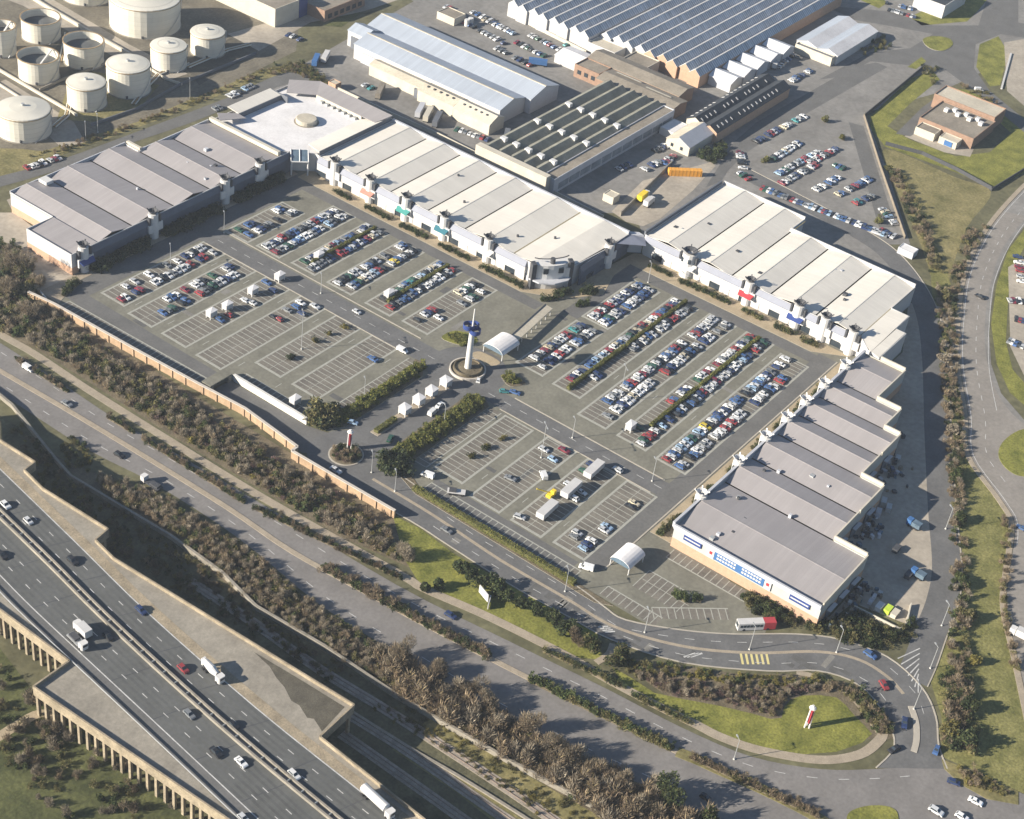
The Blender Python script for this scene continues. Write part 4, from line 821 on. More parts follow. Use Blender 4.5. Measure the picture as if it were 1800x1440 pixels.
for cx, yb, hw, yr, op, lab in TANKS:
    x, y = P(cx, yb); 
    for it in range(3):
        dist = math.sqrt(x * x + y * y + CAM_H ** 2); r = hw * dist / FPX * 1.0
        vx, vy = x / math.hypot(x, y), y / math.hypot(x, y)
        bx_, by_ = P(cx, yb); x, y = bx_ + vx * r, by_ + vy * r
    pxm = FPX / dist * .80; h = max(7.0, min(16, (yb - hw * .58 - yr) / pxm))
    t = thing('storage_tank', lab, 'tank', (x, y, 0), 'tanks of the oil depot'); mb = MB()
    if op:
        mb.lathe(x, y, [(r, 0), (r, h), (r - .25, h), (r - .25, h - 3.4)], 36); mb.build('shell', 'tank', t, smooth=False)
        mb = MB(); mb.lathe(x, y, [(r - .26, h - 3.4), (r * .6, h - 3.2), (.01, h - 3.0)], 36); mb.build('floating_roof', 'tank_in', t)
        mb = MB(); mb.lathe(x, y, [(r + .05, h - .1), (r + .55, h - .1), (r + .55, h + .12), (r + .05, h + .12)], 36); mb.build('rim_walkway', 'rust', t)
        if op and cx in (70, 6): mb = MB(); mb.tube((x + r * .9, y, h + .3), (x - r * .1, y - r * .3, h - 3), .45, 4); mb.build('roof_ladder', 'metal_white', t)
    else:
        mb.lathe(x, y, [(r, 0), (r, h)], 36); mb.build('shell', 'tank', t)
        mb = MB(); mb.lathe(x, y, [(r + .12, h - .15), (r, h + .1), (r * .5, h + r * .09), (.01, h + r * .13)], 36); mb.build('domed_roof', 'tank', t)
        mb = MB(); mb.cyl(x, y, .7, h + r * .1, h + r * .13 + .8, 8); mb.build('roof_vent', 'metal', t)
        mb = MB(); mb.lathe(x, y, [(r + .03, h - .5), (r + .3, h - .5), (r + .3, h - .3), (r + .03, h - .3)], 36); mb.build('rim_band', 'rust', t)
    mb = MB(); mb.lathe(x, y, [(r + .5, 0.02), (r + .5, .3), (r + .02, .35)], 36); mb.build('base_ring', 'concrete_grey', t)
    mb = MB(); a0 = -1.9
    for k in range(10):
        a, b = a0 + k * .13, a0 + (k + 1) * .13; mb.tube((x + (r + .5) * math.cos(a), y + (r + .5) * math.sin(a), h * k / 10), (x + (r + .5) * math.cos(b), y + (r + .5) * math.sin(b), h * (k + 1) / 10), .16, 4)
    mb.build('spiral_stair', 'metal', t)
    a = -2.4; mb = MB(); mb.cyl(x + (r + .05) * math.cos(a), y + (r + .05) * math.sin(a), .5, .5, 1.6, 8); mb.build('manhole', 'metal_dark', t)
def wall_line(name, pts, h, w, m, label, cat='wall', cope=None, z0=0.0, px=True, group=None):
    pts = PL(pts) if px else pts
    mb = MB(); ribbon(mb, pts, w, z0, 0, h); o = thing(name, label, cat, (*pts[0], z0), group); mb.build('wall_body', m, o)
    if cope: mb = MB(); ribbon(mb, pts, w + .25, z0 + h, 0, .18); mb.build('coping', cope, o)
    return o
wall_line('bund_wall', [(-40, 100), (2, 127), (135, 205)], 1.2, .9, 'wall_cream', 'cream bund wall between wide tank and the open topped tanks')
wall_line('bund_wall', [(20, -25), (75, 10), (160, 60), (228, 98)], 1.6, 1.0, 'wall_cream', 'long cream bund wall running down past the big tank')
wall_line('bund_wall', [(-20, 138), (33, 172)], 1.0, .7, 'wall_cream', 'short pale bund wall beside the wide tank')
wall_line('bund_wall', [(160, 222), (240, 194), (318, 150), (450, 96)], 1.3, .5, 'wall_dark', 'dark bund wall below the front row of tanks')
wall_line('bund_wall', [(70, 160), (110, 142), (190, 112)], 1.2, .5, 'concrete_grey', 'grey bund wall between open and closed tanks')
wall_line('pipe_rack', [(260, 120), (290, 140), (320, 150)], 1.0, .6, 'wall_cream', 'pale pipe trench by the front tanks', 'pipe')

# ------------------------------------------------------------------ boundary walls
bw = thing('boundary_wall', 'long brick retaining wall with pale coping along the car park edge', 'wall', (316, 330, 0))
W_ = [(312.0, 404), (313.6, 392), (315.2, 350), (316.6, 324), (318.0, 303), (315.4, 276.8), (312.6, 276.6), (313.0, 256), (313.6, 233.5)]
for i, (a, b) in enumerate(zip(W_[:-1], W_[1:])):
    mb = MB(); ribbon(mb, [a, b], .7, 0, 0, 3.0); mb.build('brick_panel', 'brick_wall', bw)
    mb = MB(); ribbon(mb, [a, b], 1.0, 3.0, 0, .25); mb.build('coping', 'coping', bw)
    for (c, u) in walk([a, b], 6.0, 3.0): mb = MB(); mb.obox((c[0] - .45, c[1]), u, .7, .5, 0, 2.98); mb.build('pier', 'brick_wall', bw)
ww = thing('ramp_wall', 'white retaining wall beside the road ramp below the car park', 'wall', (329, 302, 0))
mb = MB(); ribbon(mb, [(329.2, 319), (329.0, 285)], .7, 0, 0, 2.6); mb.build('wall_body', 'concrete_white', ww)
mb = MB(); ribbon(mb, [(329.2, 319), (329.0, 285)], 1.0, 2.6, 0, .2); mb.build('coping', 'concrete_white', ww)
up = thing('underpass_portal', 'dark underpass portal at the end of the ramp road', 'portal', (324, 321, 0))
mb = MB(); mb.box(318.4, 320, 319.5, 323.5, 0, 2.4); mb.box(327, 328.6, 319.5, 323.5, 0, 2.4); mb.build('abutment', 'concrete_grey', up)
mb = MB(); mb.box(318.4, 328.6, 319.4, 323.6, 2.41, 3.0); mb.build('slab', 'lot', up)
mb = MB(); mb.box(320, 327, 323.0, 323.3, 0, 2.4); mb.build('tunnel_shade_panel', 'black', up)  # black panel paints the darkness inside the underpass
wall_line('corner_wall', [(58, 500), (78, 525), (86, 535)], 1.2, .5, 'concrete_white', 'short white wall among shrubs beside the store corner')
wall_line('railway_wall', [(-40, 672), (0, 700), (22, 718), (62, 768), (100, 815), (125, 843), (200, 888), (300, 948), (390, 1012), (450, 1072), (570, 1142), (700, 1230), (900, 1346), (1100, 1452)], 1.7, .55, 'concrete_grey', 'long weathered concrete wall between scrub and railway', cope='concrete_grey')
wall_line('yard_fence', [(1430, 1090), (1520, 1120)][:2], .2, .2, 'metal', 'low kerb wall below the bannered store corner')
wall_line('yard_wall', [(1500, 1070), (1580, 1110), (1592, 1100), (1600, 1065)], 1.4, .4, 'wall_cream', 'cream wall closing the rear yard of the bannered store')
wall_line('lorry_yard_wall', [(590, 158), (690, 205), (770, 240), (960, 335), (1060, 385)], 1.8, .5, 'wall_cream', 'long cream wall between lorry yard and the central store')
wall_line('works_wall', [(900, 28), (945, 52), (1030, 95)], 1.8, .5, 'wall_cream', 'white wall along the factory car park')
wall_line('scrap_wall', [(1090, 380), (1130, 340), (1180, 290)], 2.0, .5, 'concrete_grey', 'grey wall beside the scrap yard')
wall_line('station_fence', [(1556, 255), (1620, 272), (1680, 300), (1742, 334)], 1.8, .3, 'metal_dark', 'dark fence between station lawn and rough field', 'fence')
wall_line('station_fence', [(1520, 205), (1575, 160), (1625, 118)], 1.8, .3, 'metal_dark', 'dark fence along the lane beside station lawn', 'fence')
wall_line('field_fence', [(1742, 336), (1800, 300)], 1.6, .3, 'metal_dark', 'dark fence continuing from station lawn to the right edge', 'fence')
wall_line('lane_fence', [(1518, 205), (1545, 290), (1590, 420)], 1.6, .25, 'wood', 'thin fence beside the long straight lane', 'fence')
wall_line('white_pole_barrier', [(1760, 157), (1777, 95)], .6, .9, 'wall_white', 'long white barrier beam on the pale court', 'barrier')

# ------------------------------------------------------------------ motorway viaduct
DZ = 10.0
north = [(-120, 700), (0, 777), (62, 816), (43, 830), (75, 862), (190, 934), (168, 953), (200, 985), (622, 1243), (562, 1299), (740, 1440), (860, 1535)]
south = [(-120, 985), (0, 1075), (122, 1166), (59, 1211), (395, 1440), (560, 1552)]
N_, S_ = PL(north, DZ), PL(south, DZ)
V = thing('motorway_viaduct', 'wide concrete motorway viaduct with two carriageways on rows of columns', 'viaduct', (190, 300, 0))
mb = MB(); mb.prism(N_ + S_[::-1], DZ - 1.6, DZ, 0); mb.build('deck', 'concrete_grey', V)
def par_line(pts, nm='parapet', w=.5, h=1.1, m='concrete', z=DZ, ins=.0):
    for a, b in zip(pts[:-1], pts[1:]): mb = MB(); ribbon(mb, [a, b], w, z, 0, h); mb.build(nm, m, V)
par_line(N_); par_line(S_)
for pts in (N_, S_):
    for a, b in zip(pts[:-1], pts[1:]): mb = MB(); ribbon(mb, [a, b], .36, DZ - 2.3, 0, 2.28); mb.build('edge_beam', 'concrete', V)
eN = PL([(-60, 767), (0, 825), (131, 952), (262, 1080), (450, 1245), (640, 1397), (760, 1493)], DZ)      # outer white line, northern side
mC = PL([(-60, 848), (0, 905), (90, 992), (180, 1082), (320, 1212), (450, 1326), (590, 1442), (680, 1515)], DZ)  # middle
eS = PL([(-60, 950), (0, 1011), (69, 1080), (260, 1258), (450, 1436), (540, 1520)], DZ)
eNs, mCs, eSs = catmull(eN, False, 4), catmull(mC, False, 4), catmull(eS, False, 4)
mb = MB(); n = len(eNs); sheet_ = offset(eNs, 1.2)
def band(a, b, z, m, nm):
    mb = MB()
    import itertools
    A = [p for p, _ in walk(a, 4.0)]; B = [min(((q[0] - p[0]) ** 2 + (q[1] - p[1]) ** 2, q) for q, _ in walk(b, 1.0))[1] for p in A]
    for i in range(len(A) - 1): mb.face([(*A[i], z), (*A[i + 1], z), (*B[i + 1], z), (*B[i], z)])
    o = mb.build(nm, m, V)
    bm = bmesh.new(); bm.from_mesh(o.data)
    for f_ in bm.faces:
        f_.normal_update()
        if f_.normal.z < 0: f_.normal_flip()
    bm.to_mesh(o.data); bm.free()
band(eNs, offset(mCs, 1.3), DZ + .02, 'motorway', 'carriageway'); band(offset(mCs, -1.3), eSs, DZ + .02, 'motorway', 'carriageway')
hs_n, hs_s = offset(eNs, 3.2), offset(eSs, -3.4)
band(hs_s, eSs, DZ + .025, 'asphalt', 'hard_shoulder'); band(hs_n, eNs, DZ + .025, 'concrete', 'verge_strip')
for p, w in ((offset(eNs, .05), .32), (offset(eSs, -.05), .32)): mb = MB(); ribbon(mb, p, w, DZ + .045, 0, .01); mb.build('edge_line', 'white_line', V)
mb = MB()
for base, sg in ((eNs, -1), (eSs, 1)):
    for k in (1, 2): dashes(mb, offset(base, sg * 3.55 * k), 2.2, 6.8, .22, DZ + .045)
mb.build('lane_dashes', 'white_line', V)
for base, sg in ((eNs, -1), (eSs, 1)):
    for k in range(3):
        for d in (.95, 2.6): mb = MB(); ribbon(mb, offset(base, sg * (3.55 * k + d)), .75, DZ + .028, 0, .003); mb.build('wheel_track', 'wheel_worn', V)
for s, m_ in ((.95, 'concrete_grey'), (-.95, 'concrete_grey')): mb = MB(); ribbon(mb, offset(mCs, s), .55, DZ, 0, .9); mb.build('median_wall', m_, V)
mb = MB(); ribbon(mb, mCs, 1.3, DZ, 0, .06); mb.build('median_gap', 'wall_dark', V)
for c, u in walk(mCs, 5.0): mb = MB(); mb.obox(c, u, .25, .9, DZ + .06, DZ + .8); mb.build('barrier_post', 'metal', V)
for o_ in (1.9,):
    mb = MB(); ribbon(mb, offset(hs_s, -.4), .18, DZ + .5, 0, .35); mb.build('crash_barrier', 'metal', V)
mb = MB(); q = PL([(446, 1146), (530, 1196), (606, 1243), (566, 1286), (552, 1264), (540, 1262), (526, 1240), (512, 1232), (500, 1208), (486, 1192), (474, 1172)], DZ); mb.face([(*p, DZ + .03) for p in (q if sum(q[i][0] * q[(i + 1) % 11][1] - q[(i + 1) % 11][0] * q[i][1] for i in range(11)) > 0 else q[::-1])]); mb.build('dark_deck_patch', 'dark_brown', V)  # flat dark brown patch across the deck wedge
for a_, b_ in ((eNs, offset(mCs, 1.4)), (offset(mCs, -1.4), eSs)):
    for c, u in walk(a_, 18.0, 6.0):
        d = min(((q[0] - c[0]) ** 2 + (q[1] - c[1] - 3.0) ** 2, q) for q, _ in walk(b_, 1.0))[1]; l = math.hypot(d[0] - c[0], d[1] - c[1])
        mb = MB(); mb.obox(((c[0] + d[0]) / 2, (c[1] + d[1]) / 2), ((d[0] - c[0]) / l, (d[1] - c[1]) / l), l, .22, DZ + .03, DZ + .041); mb.build('expansion_joint', 'metal_dark', V)
COLS = MB(); COLS.box(-.42, .42, -.42, .42, 0, DZ - 2.31); cme = COLS.mesh('column', ['concrete'])
def column(x, y):
    o = bpy.data.objects.new('column', cme); COL.objects.link(o); o.parent = V; o.location = (x - V.location.x, y - V.location.y, 0)
for a, b in ((S_[0], S_[1]), (S_[1], S_[2]), (S_[3], S_[4]), (S_[4], S_[5])):
    for c, u in walk([a, b], 3.05, .8): column(c[0] + .5, c[1])
for a, b in ((N_[5], N_[4]), (N_[8], N_[7]), (N_[11], N_[9])):
    for c, u in walk([a, b], 6.2, .8): column(c[0] - .9, c[1])
for c, u in walk(mCs, 9.0): column(c[0], c[1])

# ------------------------------------------------------------------ landmark pylon, kiosks, signs, lamps
px_, py_ = 392.3, 266.0
PY = thing('pylon', 'tall white pylon with blue rings and thin mast on a round planter', 'pylon', (px_, py_, 0))
mb = MB(); mb.lathe(px_, py_, [(6.6, 0), (6.6, 1.0), (6.1, 1.0), (6.1, .6)], 32); mb.build('planter_ring', 'coping', PY)
mb = MB(); mb.lathe(px_, py_, [(6.1, .6), (5.2, .7), (5.2, 1.8), (4.8, 1.8), (4.8, 1.2), (.01, 1.4)], 32); mb.build('planter_soil', 'soil', PY)
mb = MB(); mb.lathe(px_, py_, [(1.25, 1.2), (.95, 17.5)], 16); mb.build('shaft', 'metal_white', PY)
mb = MB(); mb.cyl(px_, py_, .38, 17.5, 26.5, 8, 0, .2); mb.build('mast', 'metal_white', PY)
for k, (a, dz) in enumerate(((2.5, 18.6), (.4, 17.6), (4.5, 17.2))):
    cx, cy = px_ + 1.5 * math.cos(a), py_ + 1.5 * math.sin(a); mb = MB(); mb.lathe(cx, cy, [(2.0, dz), (2.0, dz + 1.7), (1.88, dz + 1.7), (1.88, dz), (2.0, dz)], 24); mb.build('blue_ring', 'navy', PY)
def kiosk(x, y, label, w=3.2, l=3.2, h=3.3, group='white kiosks along the entrance'):
    t = thing('kiosk', label, 'kiosk', (x, y, 0), group)
    for sx in (-1, 1):
        for sy in (-1, 1): mb = MB(); mb.box(x + sx * (l / 2 - .2) - .15, x + sx * (l / 2 - .2) + .15, y + sy * (w / 2 - .2) - .15, y + sy * (w / 2 - .2) + .15, 0, 1.2); mb.build('post', 'metal_white', t)
    mb = MB(); mb.box(x - l / 2, x + l / 2, y - w / 2, y + w / 2, .9, h); mb.build('body', 'wall_white', t)
    mb = MB(); q = [(x - l / 2 - .2, y - w / 2 - .2), (x + l / 2 + .2, y - w / 2 - .2), (x + l / 2 + .2, y + w / 2 + .2), (x - l / 2 - .2, y + w / 2 + .2)]
    for i in range(4): mb.face([(*q[i], h), (*q[(i + 1) % 4], h), (x, y, h + .35)])
    mb.build('roof', 'roof_white', t)
for px, py, lab in ((708, 731, 'white square kiosk nearest the sign roundabout'), (732, 714, 'second white square kiosk from the sign roundabout'), (755, 699, 'third white square kiosk from the sign roundabout'), (778, 681, 'white square kiosk nearest the tall pylon')):
    x, y = P(px, py); kiosk(x + 1.2, 265.6, lab)
for px, py, lab in ((560, 459, 'white trolley shelter at the lower end of the upper hedge'), (683, 527, 'white trolley shelter at the lower end of the hedge nearest the pylon'), (491, 496, 'white trolley shelter beside the park road, highest of the western four'), (444, 521, 'white trolley shelter second from the park road'), (399, 548, 'white trolley shelter third from the park road'), (371, 561, 'white trolley shelter farthest from the park road'), (518, 715, 'white shelter above the white ramp wall'), (1108, 760, 'white trolley shelter at the lower end of the eastern hedge')):
    x, y = P(px, py); kiosk(x + 1, y + .8, lab, 2.4, 3.4, 3.0, 'white trolley shelters in the car park')
# red and white totem signs
def totem(px, py, label, h, red=True):
    x, y = P(px, py); t = thing('totem_sign', label, 'sign', (x, y, 0))
    for k in range(3):
        a = k * 2.094 + .5; cx, cy = x + .75 * math.cos(a), y + .75 * math.sin(a)
        mb = MB(); mb.tube((cx, cy, 0), (x + .5 * math.cos(a), y + .5 * math.sin(a), h), .26, 6); mb.build('leg', 'metal_white', t)
    mb = MB(); mb.obox((x, y), (.6, .8), 1.5, .6, h * .25, h * .85); mb.build('panel', 'red' if red else 'blue', t)
    mb = MB(); mb.cyl(x, y, 1.1, h - .6, h + .3, 10, 0, .3); mb.build('cap', 'metal_white', t)
totem(614, 790, 'red and white totem sign on the shrub covered roundabout', 8.0); totem(1418, 1278, 'red and white totem sign on the mown lawn', 8.6)
x, y = 326.4, 265.2; mb = MB(); mb.lathe(x, y, [(5.4, 0), (5.4, .2), (5.0, .28), (.01, .7)], 32); mb.build('roundabout_island', 'soil')['kind'] = 'structure'
mb = MB(); mb.lathe(x, y, [(5.9, 0.05), (5.9, .2), (5.42, .2), (5.42, .05)], 32); mb.build('roundabout_kerb', 'kerb')['kind'] = 'structure'
t = thing('billboard', 'white angled sign boards standing on the grass wedge', 'sign', (*P(850, 1055), 0)); x, y = P(848, 1056)
mb = MB(); mb.obox((x + 1.2, y + .6), (.35, .94), 5.0, .25, .3, 3.2); mb.build('board', 'wall_white', t); mb = MB(); mb.obox((x - .2, y - 2.6), (.9, .45), 4.2, .25, .3, 2.2); mb.build('board', 'wall_white', t)
LAMPS = [(530, 614, 16, 'tall white lamp mast in the empty north western bays'), (1089, 705, 15, 'tall lamp mast between the two eastern hedges'), (951, 805, 14, 'tall lamp mast at the edge of the south eastern lot'),
 (1470, 1147, 9.5, 'lamp post on the access road bend below the bannered store'), (1317, 1142, 9.5, 'lamp post on the median beside the bus'), (1133, 1112, 9, 'lamp post on the median near the corner of the access road'),
 (993, 1040, 9, 'lamp post on the median below the lower arched shelter'), (1606, 1247, 9, 'lamp post at the tip of the kerbed traffic island'), (694, 864, 8, 'lamp post on the median just past the sign roundabout'),
 (653, 831, 8, 'lamp post beside the sign roundabout exit'), (780, 748, 8, 'lamp post in the long hedge beside the entry road'), (1146, 846, 9, 'lamp post at the crossing before the lower ring road'),
 (1006, 770, 8, 'lamp post on the park road below the oval planter'), (564, 516, 8, 'lamp post on the northern park road'), (394, 410, 9, 'lamp post in the shade before the western store'), (300, 468, 9, 'lamp post at the shaded western end of the ring road'),
 (151, 247, 8, 'lamp post beside the widest tank'), (172, 233, 8, 'lamp post below the closed tanks'), (334, 173, 9, 'lamp post on the bank behind the western store'), (640, 700, 8, 'lamp post by the hedge of the entry road'), (1635, 1175, 9, 'lamp post where service road meets access road'),
 (1139, 497, 9, 'lamp post in the shade before the link canopy'), (1290, 1335, 8, 'lamp post beside the footpath junction'), (1655, 1100, 9, 'lamp post along the lower service road'), (1662, 930, 9, 'lamp post along the middle of the service road')]
lm = MB(); lm.cyl(0, 0, .13, 0, 1, 6, 0, .08); pole_me = lm.mesh('pole', ['metal'])
lm = MB(); lm.box(-.05, 1.4, -.06, .06, -.06, .06); arm_me = lm.mesh('arm', ['metal'])
lm = MB(); lm.box(1.2, 2.1, -.2, .2, -.12, .1); lan_me = lm.mesh('lantern', ['metal'])
lm = MB(); lm.box(-.25, .25, -.25, .25, 0, .3); lb_me = lm.mesh('base', ['concrete_white'])
for px, py, h, lab in LAMPS:
    x, y = P(px, py); t = thing('lamp_post', lab, 'lamp post', (x, y, .05), 'lamp posts')
    def add(me, z, rz=0, sz=1): o = bpy.data.objects.new(me.name.split('.')[0], me); COL.objects.link(o); o.parent = t; o.location = (0, 0, z); o.rotation_euler = (0, 0, rz); o.scale = (1, 1, sz)
    add(lb_me, 0); add(pole_me, 0, 0, h)
    for k in range(2 if h > 10 else 1): a = .9 + k * math.pi; add(arm_me, h - .1, a); add(lan_me, h - .1, a)

def pipe_run(pts, label, r=.3):
    pts = PL(pts); t = thing('pipeline', label, 'pipe', (*pts[0], 0))
    for k in range(3):
        o = offset(pts, (k - 1) * .9 + .01)
        for a, b in zip(o[:-1], o[1:]): mb = MB(); mb.tube((*a, .7), (*b, .7), r, 6); mb.build('pipe', 'tank' if k != 1 else 'rust', t)
    for c, u in walk(pts, 8.0, 1.0): mb = MB(); mb.obox(c, u, .3, 2.6, 0, .45); mb.build('support', 'concrete_grey', t)
pipe_run([(235, 185), (262, 150), (280, 132), (330, 112)], 'bundle of pipes between the tall tank and its eastern neighbours'); pipe_run([(95, 225), (118, 205), (122, 185)], 'short bundle of pipes beside the wide tank'); pipe_run([(330, 120), (400, 90), (440, 80)], 'bundle of pipes leaving the front tank row eastwards'); pipe_run([(108, 110), (112, 90), (118, 60)], 'bundle of pipes between the open topped tanks')

# ------------------------------------------------------------------ vehicles
def car_mesh(kind):
    """returns body mesh and glass part meshes; +x is forwards, on the ground at z=0"""
    if kind == 'hatchback': prof = [(-1.95, .28), (-2.0, .75), (-1.88, .98), (.75, .97), (1.7, .82), (1.98, .6), (2.0, .28)]; cab = (-1.85, .95, -1.45, .15, 1.47); w = .86
    elif kind == 'saloon': prof = [(-2.25, .28), (-2.3, .7), (-2.2, .95), (-1.4, .98), (.7, .95), (1.9, .80), (2.25, .58), (2.28, .28)]; cab = (-1.55, .9, -.95, .12, 1.43); w = .88
    elif kind == 'estate': prof = [(-2.25, .28), (-2.3, .7), (-2.2, 1.0), (.8, .98), (1.9, .82), (2.22, .6), (2.25, .28)]; cab = (-2.15, 1.0, -1.75, .25, 1.55); w = .9
    else: prof = [(-2.5, .3), (-2.55, .8), (-2.5, 1.15), (1.4, 1.12), (2.2, .95), (2.45, .65), (2.48, .3)]; cab = (-2.48, 1.75, -2.42, 1.0, 2.05); w = .95
    mb = MB(); n = len(prof); wl_, wt = w, w * .93
    low = [(x, z) for x, z in prof]
    L = [(x, -(wl_ if z < .9 else wt), z) for x, z in low]; Rr = [(x, (wl_ if z < .9 else wt), z) for x, z in low]
    mb.face(L, 0); mb.face(Rr[::-1], 0)
    for i in range(n): mb.face((L[i], Rr[i], Rr[(i + 1) % n], L[(i + 1) % n]), 0)
    x0, x1, x2, x3, zt = cab; zb = .96 if kind != 'van' else 1.13; wb, wr = w * .92, w * .74 if kind != 'van' else w * .88
    B = [(x0, -wb, zb), (x1, -wb, zb), (x1, wb, zb), (x0, wb, zb)]; T = [(x2, -wr, zt), (x3, -wr, zt), (x3, wr, zt), (x2, wr, zt)]
    mb.face(T, 0)
    for i in range(4): mb.face((B[i], B[(i + 1) % 4], T[(i + 1) % 4], T[i]), 0)
    for sx in (-1.3, 1.3):                                   # dark wheel arches with tyres
        for sy in (-1, 1):
            b = len(mb.v); k = 8
            for yy in (sy * (w - .16), sy * (w + .02)): mb.v += [(sx * (1.08 if kind in ('saloon', 'van', 'estate') else .98) + .32 * math.cos(2 * math.pi * i / k), yy, .32 + .32 * math.sin(2 * math.pi * i / k)) for i in range(k)]
            for i in range(k): mb.f.append((b + i, b + (i + 1) % k, b + k + (i + 1) % k, b + k + i)); mb.m.append(1)
            mb.f.append(tuple(range(b + k, b + 2 * k))); mb.m.append(1)
    def pane(a, b, c, d, sh=.86, out=.02):
        p = [Vector(q) for q in (a, b, c, d)]; ce = sum(p, Vector()) / 4; nr = (p[1] - p[0]).cross(p[3] - p[0]).normalized()
        if nr.dot(ce - Vector(((x2 + x3) / 2, 0, zb))) < 0: nr = -nr
        m2 = MB(); q = [ce + (v - ce) * sh + nr * out for v in p]; q0 = [ce + (v - ce) * sh - nr * .02 for v in p]; m2.face(q)
        for i in range(4): m2.face((q0[i], q0[(i + 1) % 4], q[(i + 1) % 4], q[i]))
        return m2
    gl = {'windscreen': [pane(B[1], B[2], T[2], T[1])], 'rear_window': [pane(B[3], B[0], T[0], T[3])], 'side_window': [pane(B[0], B[1], T[1], T[0]), pane(B[2], B[3], T[3], T[2])]}
    if kind == 'van': gl['side_window'] = [pane((.55, -wb, zb), B[1], T[1], (.5, -wr, zt)), pane(B[2], (.55, wb, zb), (.5, wr, zt), T[2])]; gl.pop('rear_window')
    return mb, gl
CAR = {}
for k in ('hatchback', 'saloon', 'estate', 'van'):
    mb, gl = car_mesh(k); CAR[k] = (mb, gl, mb.mesh(k + '_body', ['paint', 'black']), [(n, g.mesh(n, ['glass'])) for n, l in gl.items() for g in l])
PAL = {'silver': (.52, .53, .54), 'white': (.76, .76, .75), 'grey': (.20, .21, .22), 'black': (.025, .026, .03), 'navy': (.03, .05, .13), 'blue': (.06, .12, .27), 'red': (.28, .045, .05), 'dark green': (.03, .09, .06), 'pale blue': (.30, .42, .56), 'beige': (.52, .46, .34), 'maroon': (.20, .03, .05), 'teal': (.06, .25, .26), 'yellow': (.65, .50, .06)}
NAMES = list(PAL); WGT = [28, 18, 12, 14, 13, 12, 8, 4, 5, 3, 3, 1, .05]
FLEET = []     # (x, y, z, angle, colour name, kind, row phrase)
def put_car(x, y, ang, colour=None, kind=None, phrase=None, z=.05, label=None):
    colour = colour or random.choices(NAMES, WGT)[0]; kind = kind or random.choices(['hatchback', 'saloon', 'estate'], [5, 3, 2])[0]
    FLEET.append([x, y, z, ang, colour, kind, phrase, label])
def row_cars(yc, x0, x1, segs_up, segs_dn, name):
    """segs: (x from, x to, share of bays taken)"""
    for side, segs, sn in ((1, segs_up, 'upper'), (-1, segs_dn, 'lower')):
        n = int((x1 - x0 - 1) / SP)
        for k in range(n):
            x = x0 + .5 + (k + .5) * SP
            d = max([s[2] for s in segs if s[0] <= x <= s[1]] or [0])
            if random.random() < d:
                a = (math.pi / 2) * (1 if random.random() < .5 else -1) + random.uniform(-.03, .03)
                put_car(x + random.uniform(-.15, .15), yc + side * (2.55 + random.uniform(-.25, .25)), a, phrase='%s side of %s' % (sn, name.replace('the ', '', 1)), z=.065)
full = lambda d: [(0, 999, d)]
row_cars(383.5, 396, 428, [(396, 411, .55), (418, 428, .75)], [(396, 412, .9), (416, 428, .6)], 'the topmost eastern row')
row_cars(367.8, 397, 441, full(.96), full(.95), 'the second eastern row')
row_cars(350.4, 398, 441, [(401, 441, .96)], [(399, 441, .95)], 'the upper hedge row')
row_cars(332.2, 398, 441, [(398, 441, .9)], [(398, 441, .88)], 'the northern hedge-free row')
row_cars(313.2, 398, 441, [(402, 441, .95)], [(400, 441, .92)], 'the pylon hedge row')
row_cars(296.0, 399, 441, [(402, 414, .8), (428, 441, .65)], [(401, 412, .35), (420, 440, .6)], 'the half empty row')
row_cars(383.5, 333, 384, [(336, 350, .55), (352, 384, .75)], [(334, 345, .6), (350, 384, .75)], 'the top western row')
row_cars(367.3, 331, 384, [(345, 384, .55)], [(338, 384, .45)], 'the second western row')
row_cars(350.2, 331, 384, [(358, 384, .28)], [(350, 384, .22)], 'the trolley shelter row')
row_cars(332.6, 330, 384, [(366, 384, .25)], [(372, 384, .2)], 'the nearly empty western row')
row_cars(250.8, 409, 447, [(414, 446, .95)], [(411, 446, .85)], 'the arched shelter row')
row_cars(250.8, 451, 487, [(452, 487, .9)], [(452, 487, .92)], 'the bowed entrance row')
row_cars(233.6, 408, 488, [(412, 488, .95)], [(446, 488, .94), (412, 445, .3)], 'the longest hedge row')
row_cars(217.0, 400, 489, [(412, 489, .8)], [(404, 489, .78)], 'the eastern hedge-free row')
row_cars(200.3, 400, 489, [(402, 412, .5), (428, 489, .9)], [(400, 489, .88)], 'the eastern hedge row')
row_cars(183.6, 399, 486, [(400, 486, .9)], [(400, 474, .88)], 'the grey store row')
row_cars(200.3, 339, 382, [(362, 382, .35)], [(360, 382, .35)], 'the lorry row')
row_cars(184.2, 340, 382, [(342, 382, .42)], [(342, 352, .8), (352, 376, .45)], 'the last lower row')
row_cars(217.0, 339, 382, [(374, 382, .4)], [(372, 382, .3)], 'the upper lower-lot row')
for px, py, c in ((897, 843, 'silver'), (1090, 665, 'white')): pass
